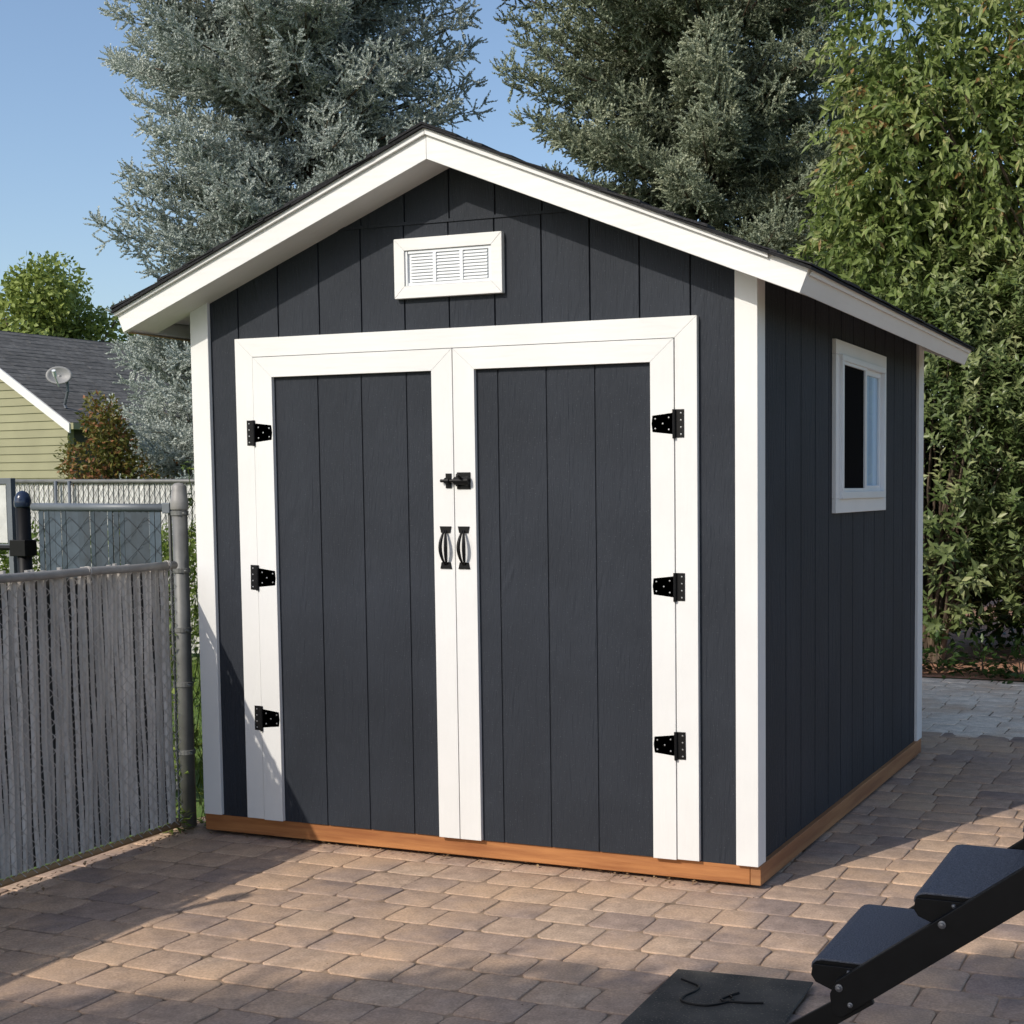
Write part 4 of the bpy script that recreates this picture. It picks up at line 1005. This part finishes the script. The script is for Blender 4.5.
for i,(x,hh) in enumerate(((-2.6,1.30),(-3.4,1.22),(-4.25,1.33),(-5.1,1.2),(-6.0,1.3),(-1.7,1.25))):
    lab=['yellow-green bushy weed along the white rear fence behind the grey post','yellow-green bushy weed along the rear fence behind the right half of blue gate','taller yellow-green bushy weed along the rear fence behind the middle of blue gate','low yellow-green bushy weed along the rear fence behind the left half of blue gate','yellow-green bushy weed along the rear fence behind the black gate post','yellow-green bushy weed by the rear fence close to the shed'][i]
    bl=[((x+random.uniform(-.3,.3),4.55+random.uniform(-.15,.15),random.uniform(.25,hh-.2)),(.26,.18,.2),1) for _ in range(9)]
    puffy(lab,'weedy_bush',(x,4.55,0),bl,170,(.04,.08),M['weed'],group='bushy weeds along the rear fence',cat='bush',trunk_r=.015,tw=.5,zt=.5)
for i,(bx,by,hh,lab) in enumerate(((1.35,8.0,2.4,'dark evergreen bush in deep shade behind the shrubs near the shed corner'),(2.75,8.3,2.6,'dark evergreen bush in deep shade behind the shrubs at the right edge'),(4.6,9.8,3.1,'dark evergreen bush beyond the right edge of the picture'),(-1.2,9.4,2.6,'dark evergreen bush hidden behind the shed between the spruces'))):
    bl=[((bx+random.uniform(-.7,.7),by+random.uniform(-.3,.3),random.uniform(.15,hh-.4)),(.5,.35,.4),1) for _ in range(18)]
    puffy(lab,'evergreen_bush',(bx,by,0),bl,330,(.07,.13),M['lowleaf'],group='dark bushes at the back',cat='bush',trunk_r=.04,tw=.6,zt=.8)
# tree behind the photographer; its crown shades the front of the patio
def shade_src(gx_,gy_,h): return (gx_+ld.x/ld.z*h, gy_+ld.y/ld.z*h, h)
tb=shade_src(1.9,-3.5,4.6)
bl=[]
for (gx_,gy_,h,rx) in ((3.85,-.75,4.6,.48),(4.5,-.2,4.6,.5),(3.35,-1.15,4.4,.42),(.9,-2.6,4.2,.62),(1.5,-2.15,4.6,.55),(2.2,-1.75,4.3,.6),(2.9,-1.55,4.8,.55),(3.5,-1.35,4.4,.62),(4.1,-1.2,4.7,.7),(4.5,-.6,4.4,.6),(2.5,-2.6,5,.8),(3.4,-2.5,4.9,.8),(1.6,-3.2,5,.8),(4.4,-2.2,5,.8),(.5,-3.4,4.6,.7),(3.4,-3.4,5.2,.8)):
    bl.append((shade_src(gx_,gy_,h),(rx,rx,.4),1))
puffy('leafy shade tree standing behind the photographer','shade_tree',(tb[0],tb[1],0),bl,2100,(.07,.12),M['farleaf'],trunk_r=.16,zt=3.6)

# ------------------------------------------------------------------ leaf litter along the fence
n=420; yy=RNG.uniform(-3.2,.25,n); xx=np.array([fx(v) for v in yy])+np.abs(RNG.normal(.02,.05,n))
n2=120; xx=np.concatenate([xx,RNG.uniform(.0,2.5,n2)]); yy=np.concatenate([yy,RNG.uniform(-.05,.03,n2)]); n3=130
xx=np.concatenate([xx,RNG.uniform(0,3.4,n3)]); yy=np.concatenate([yy,RNG.uniform(-1.6,-.05,n3)]); nt_=len(xx)
sz=RNG.uniform(.008,.022,nt_); sz[n+n2:]*=.45
lo=leaves('leaf_litter',np.stack([xx,yy,np.full(nt_,.004)],1),np.stack([RNG.normal(size=nt_),RNG.normal(size=nt_),RNG.normal(0,.25,nt_)],1),np.tile([[0,0,1.]],(nt_,1)),sz,sz*.6,M['litter'],None,RNG.random(nt_))
tag(lo,'scattered small dry brown leaves and grit on the paving','leaf litter',kind='stuff')

# ------------------------------------------------------------------ rubber mat and cable
m_=MB(); mx0,my1=2.583,-.93
pts=[(2.583,-.942),(3.005,-.908),(3.04,-1.66),(2.61,-1.70)]
m_.prism([pts[3],pts[2],pts[1],pts[0]],'z',.004,.011)
o=m_.build('rubber_mat',M['rubber'],bevel=.003); tag(o,'dusty black rubber mat lying on the pavers by the steps','mat')
m_=MB(); cp=[(2.63,-1.03),(2.66,-1.045),(2.70,-1.07),(2.705,-1.11),(2.69,-1.16),(2.70,-1.20),(2.76,-1.21),(2.80,-1.19),(2.83,-1.14),(2.815,-1.11),(2.83,-1.08),(2.80,-1.15),(2.86,-1.15),(2.93,-1.13)]
def cr_(p,n=6):
    o_=[]
    for i in range(len(p)-1):
        a=Vector(p[max(i-1,0)]);b=Vector(p[i]);c=Vector(p[i+1]);d=Vector(p[min(i+2,len(p)-1)])
        for k in range(n):
            t=k/n; o_.append(.5*((2*b)+(c-a)*t+(2*a-5*b+4*c-d)*t*t+(3*b-a-3*c+d)*t**3))
    return o_
m_.tube([(v_.x,v_.y,.0145) for v_ in cr_(cp)],.0032,6); o=m_.build('cable',M['blackmetal']); tag(o,'thin black cable curled on the rubber mat','cable')

# ------------------------------------------------------------------ folding steps
steps=thing('folding_steps','black metal folding steps with carpeted treads at the lower right','steps',(3.4,-1.6,0))
YN,YFR=-1.822,-1.372
def tread(x,z):
    t=MB(); w_=.205; th=.012
    pts=[(x+.012,z-.012)]
    pts=[(x-.002,z-.008),(x+.004,z-.001),(x+.016,z+.003),(x+w_-.03,z+.003),(x+w_-.008,z-.002),(x+w_,z-.014),(x+w_-.004,z-.02),(x+.0,z-.016)]
    t.prism(pts[::-1],'y',YN+.004,YFR-.004); tr=t.build('tread',M['blackmetal'],steps)
    tr.name='tread'
    c=MB(); pts2=[(x-.006,z-.016),(x-.004,z-.002),(x+.006,z+.006),(x+.02,z+.009),(x+w_-.035,z+.008),(x+w_-.008,z+.004),(x+w_+.006,z-.008),(x+w_+.006,z-.018),(x+w_+.001,z-.018),(x+w_+.0,z-.008),(x+w_-.01,z-.001),(x+w_-.035,z+.0035),(x+.02,z+.0035),(x+.007,z+.0005),(x-.001,z-.006),(x-.0025,z-.016)]
    c.prism(pts2[::-1],'y',YN+.003,YFR-.003); c.build('carpet',M['carpet'],tr,bevel=.002)
    for ya,yb in ((YN-.004,YN+.002),(YFR-.002,YFR+.004)):
        e=MB(); e.prism([(x+.0,z-.004),(x-.004,z-.03),(x+.006,z-.045),(x+.05,z-.062),(x+.13,z-.03),(x+w_-.01,z-.004)],'y',ya,yb); e.build('end_plate',M['blackmetal'],tr,bevel=.0015)
        e=MB(); e.lathe([(.0055,0),(.004,.004),(.001,.005)],(0,0,0),8)
        e.v=[(x+.085+a[0],(YN-.0045-a[2]) if ya<-1.6 else (YFR+.0045+a[2]),z-.014+a[1]) for a in e.v]; e.build('bolt',M['bolt'],tr)
    return tr
for k in range(5): tread(3.272+.236*k,.40+.177*k)
def stringer(y0,y1,off):
    s_=MB(); f=lambda x:.403+.7215*(x-3.377)+off; g_=lambda x:.310+.7215*(x-3.377)+off
    xe=4.75
    s_.prism([(3.325,g_(3.325)+.02),(3.35,g_(3.35)),(xe,g_(xe)),(xe,f(xe)),(3.335,f(3.335)),(3.32,f(3.32)-.02)],'y',y0,y1); s_.build('side_rail',M['blackmetal'],steps,bevel=.002)
    if y0>-1.6: return
    l_=MB(); l_.prism([(2.90,.03),(2.985,.03),(3.42,.328+off*.8),(3.40,.372+off*.8),(2.90,.03+.015)],'y',y0+.006,y1-.006); l_.build('leg',M['blackmetal'],steps,bevel=.002)
    l_=MB(); l_.box(2.88,3.0,y0-.01,y1+.01,.001,.029); l_.build('foot',M['rubber'],steps,bevel=.004)
stringer(YN-.032,YN-.006,0)
stringer(YFR+.006,YFR+.032,-.012)
for (x,z,r0) in ((3.342,.358,.0065),(3.368,.322,.0045),(3.573,.528,.0065),(3.80,.70,.0065)):
    e=MB(); e.lathe([(r0*1.4,0),(r0*1.4,.002),(r0*.8,.003),(r0*.8,.008),(r0*.1,.009)],(0,0,0),10); e.v=[(x+a[0],YN-.0325-a[2],z+a[1]) for a in e.v]; e.build('bolt',M['bolt'],steps)
for y in (YN-.02,YFR+.02):
    l_=MB(); l_.box(4.68,4.73,y-.015,y+.015,0,1.32); l_.build('support_post',M['blackmetal'],steps,bevel=.002)
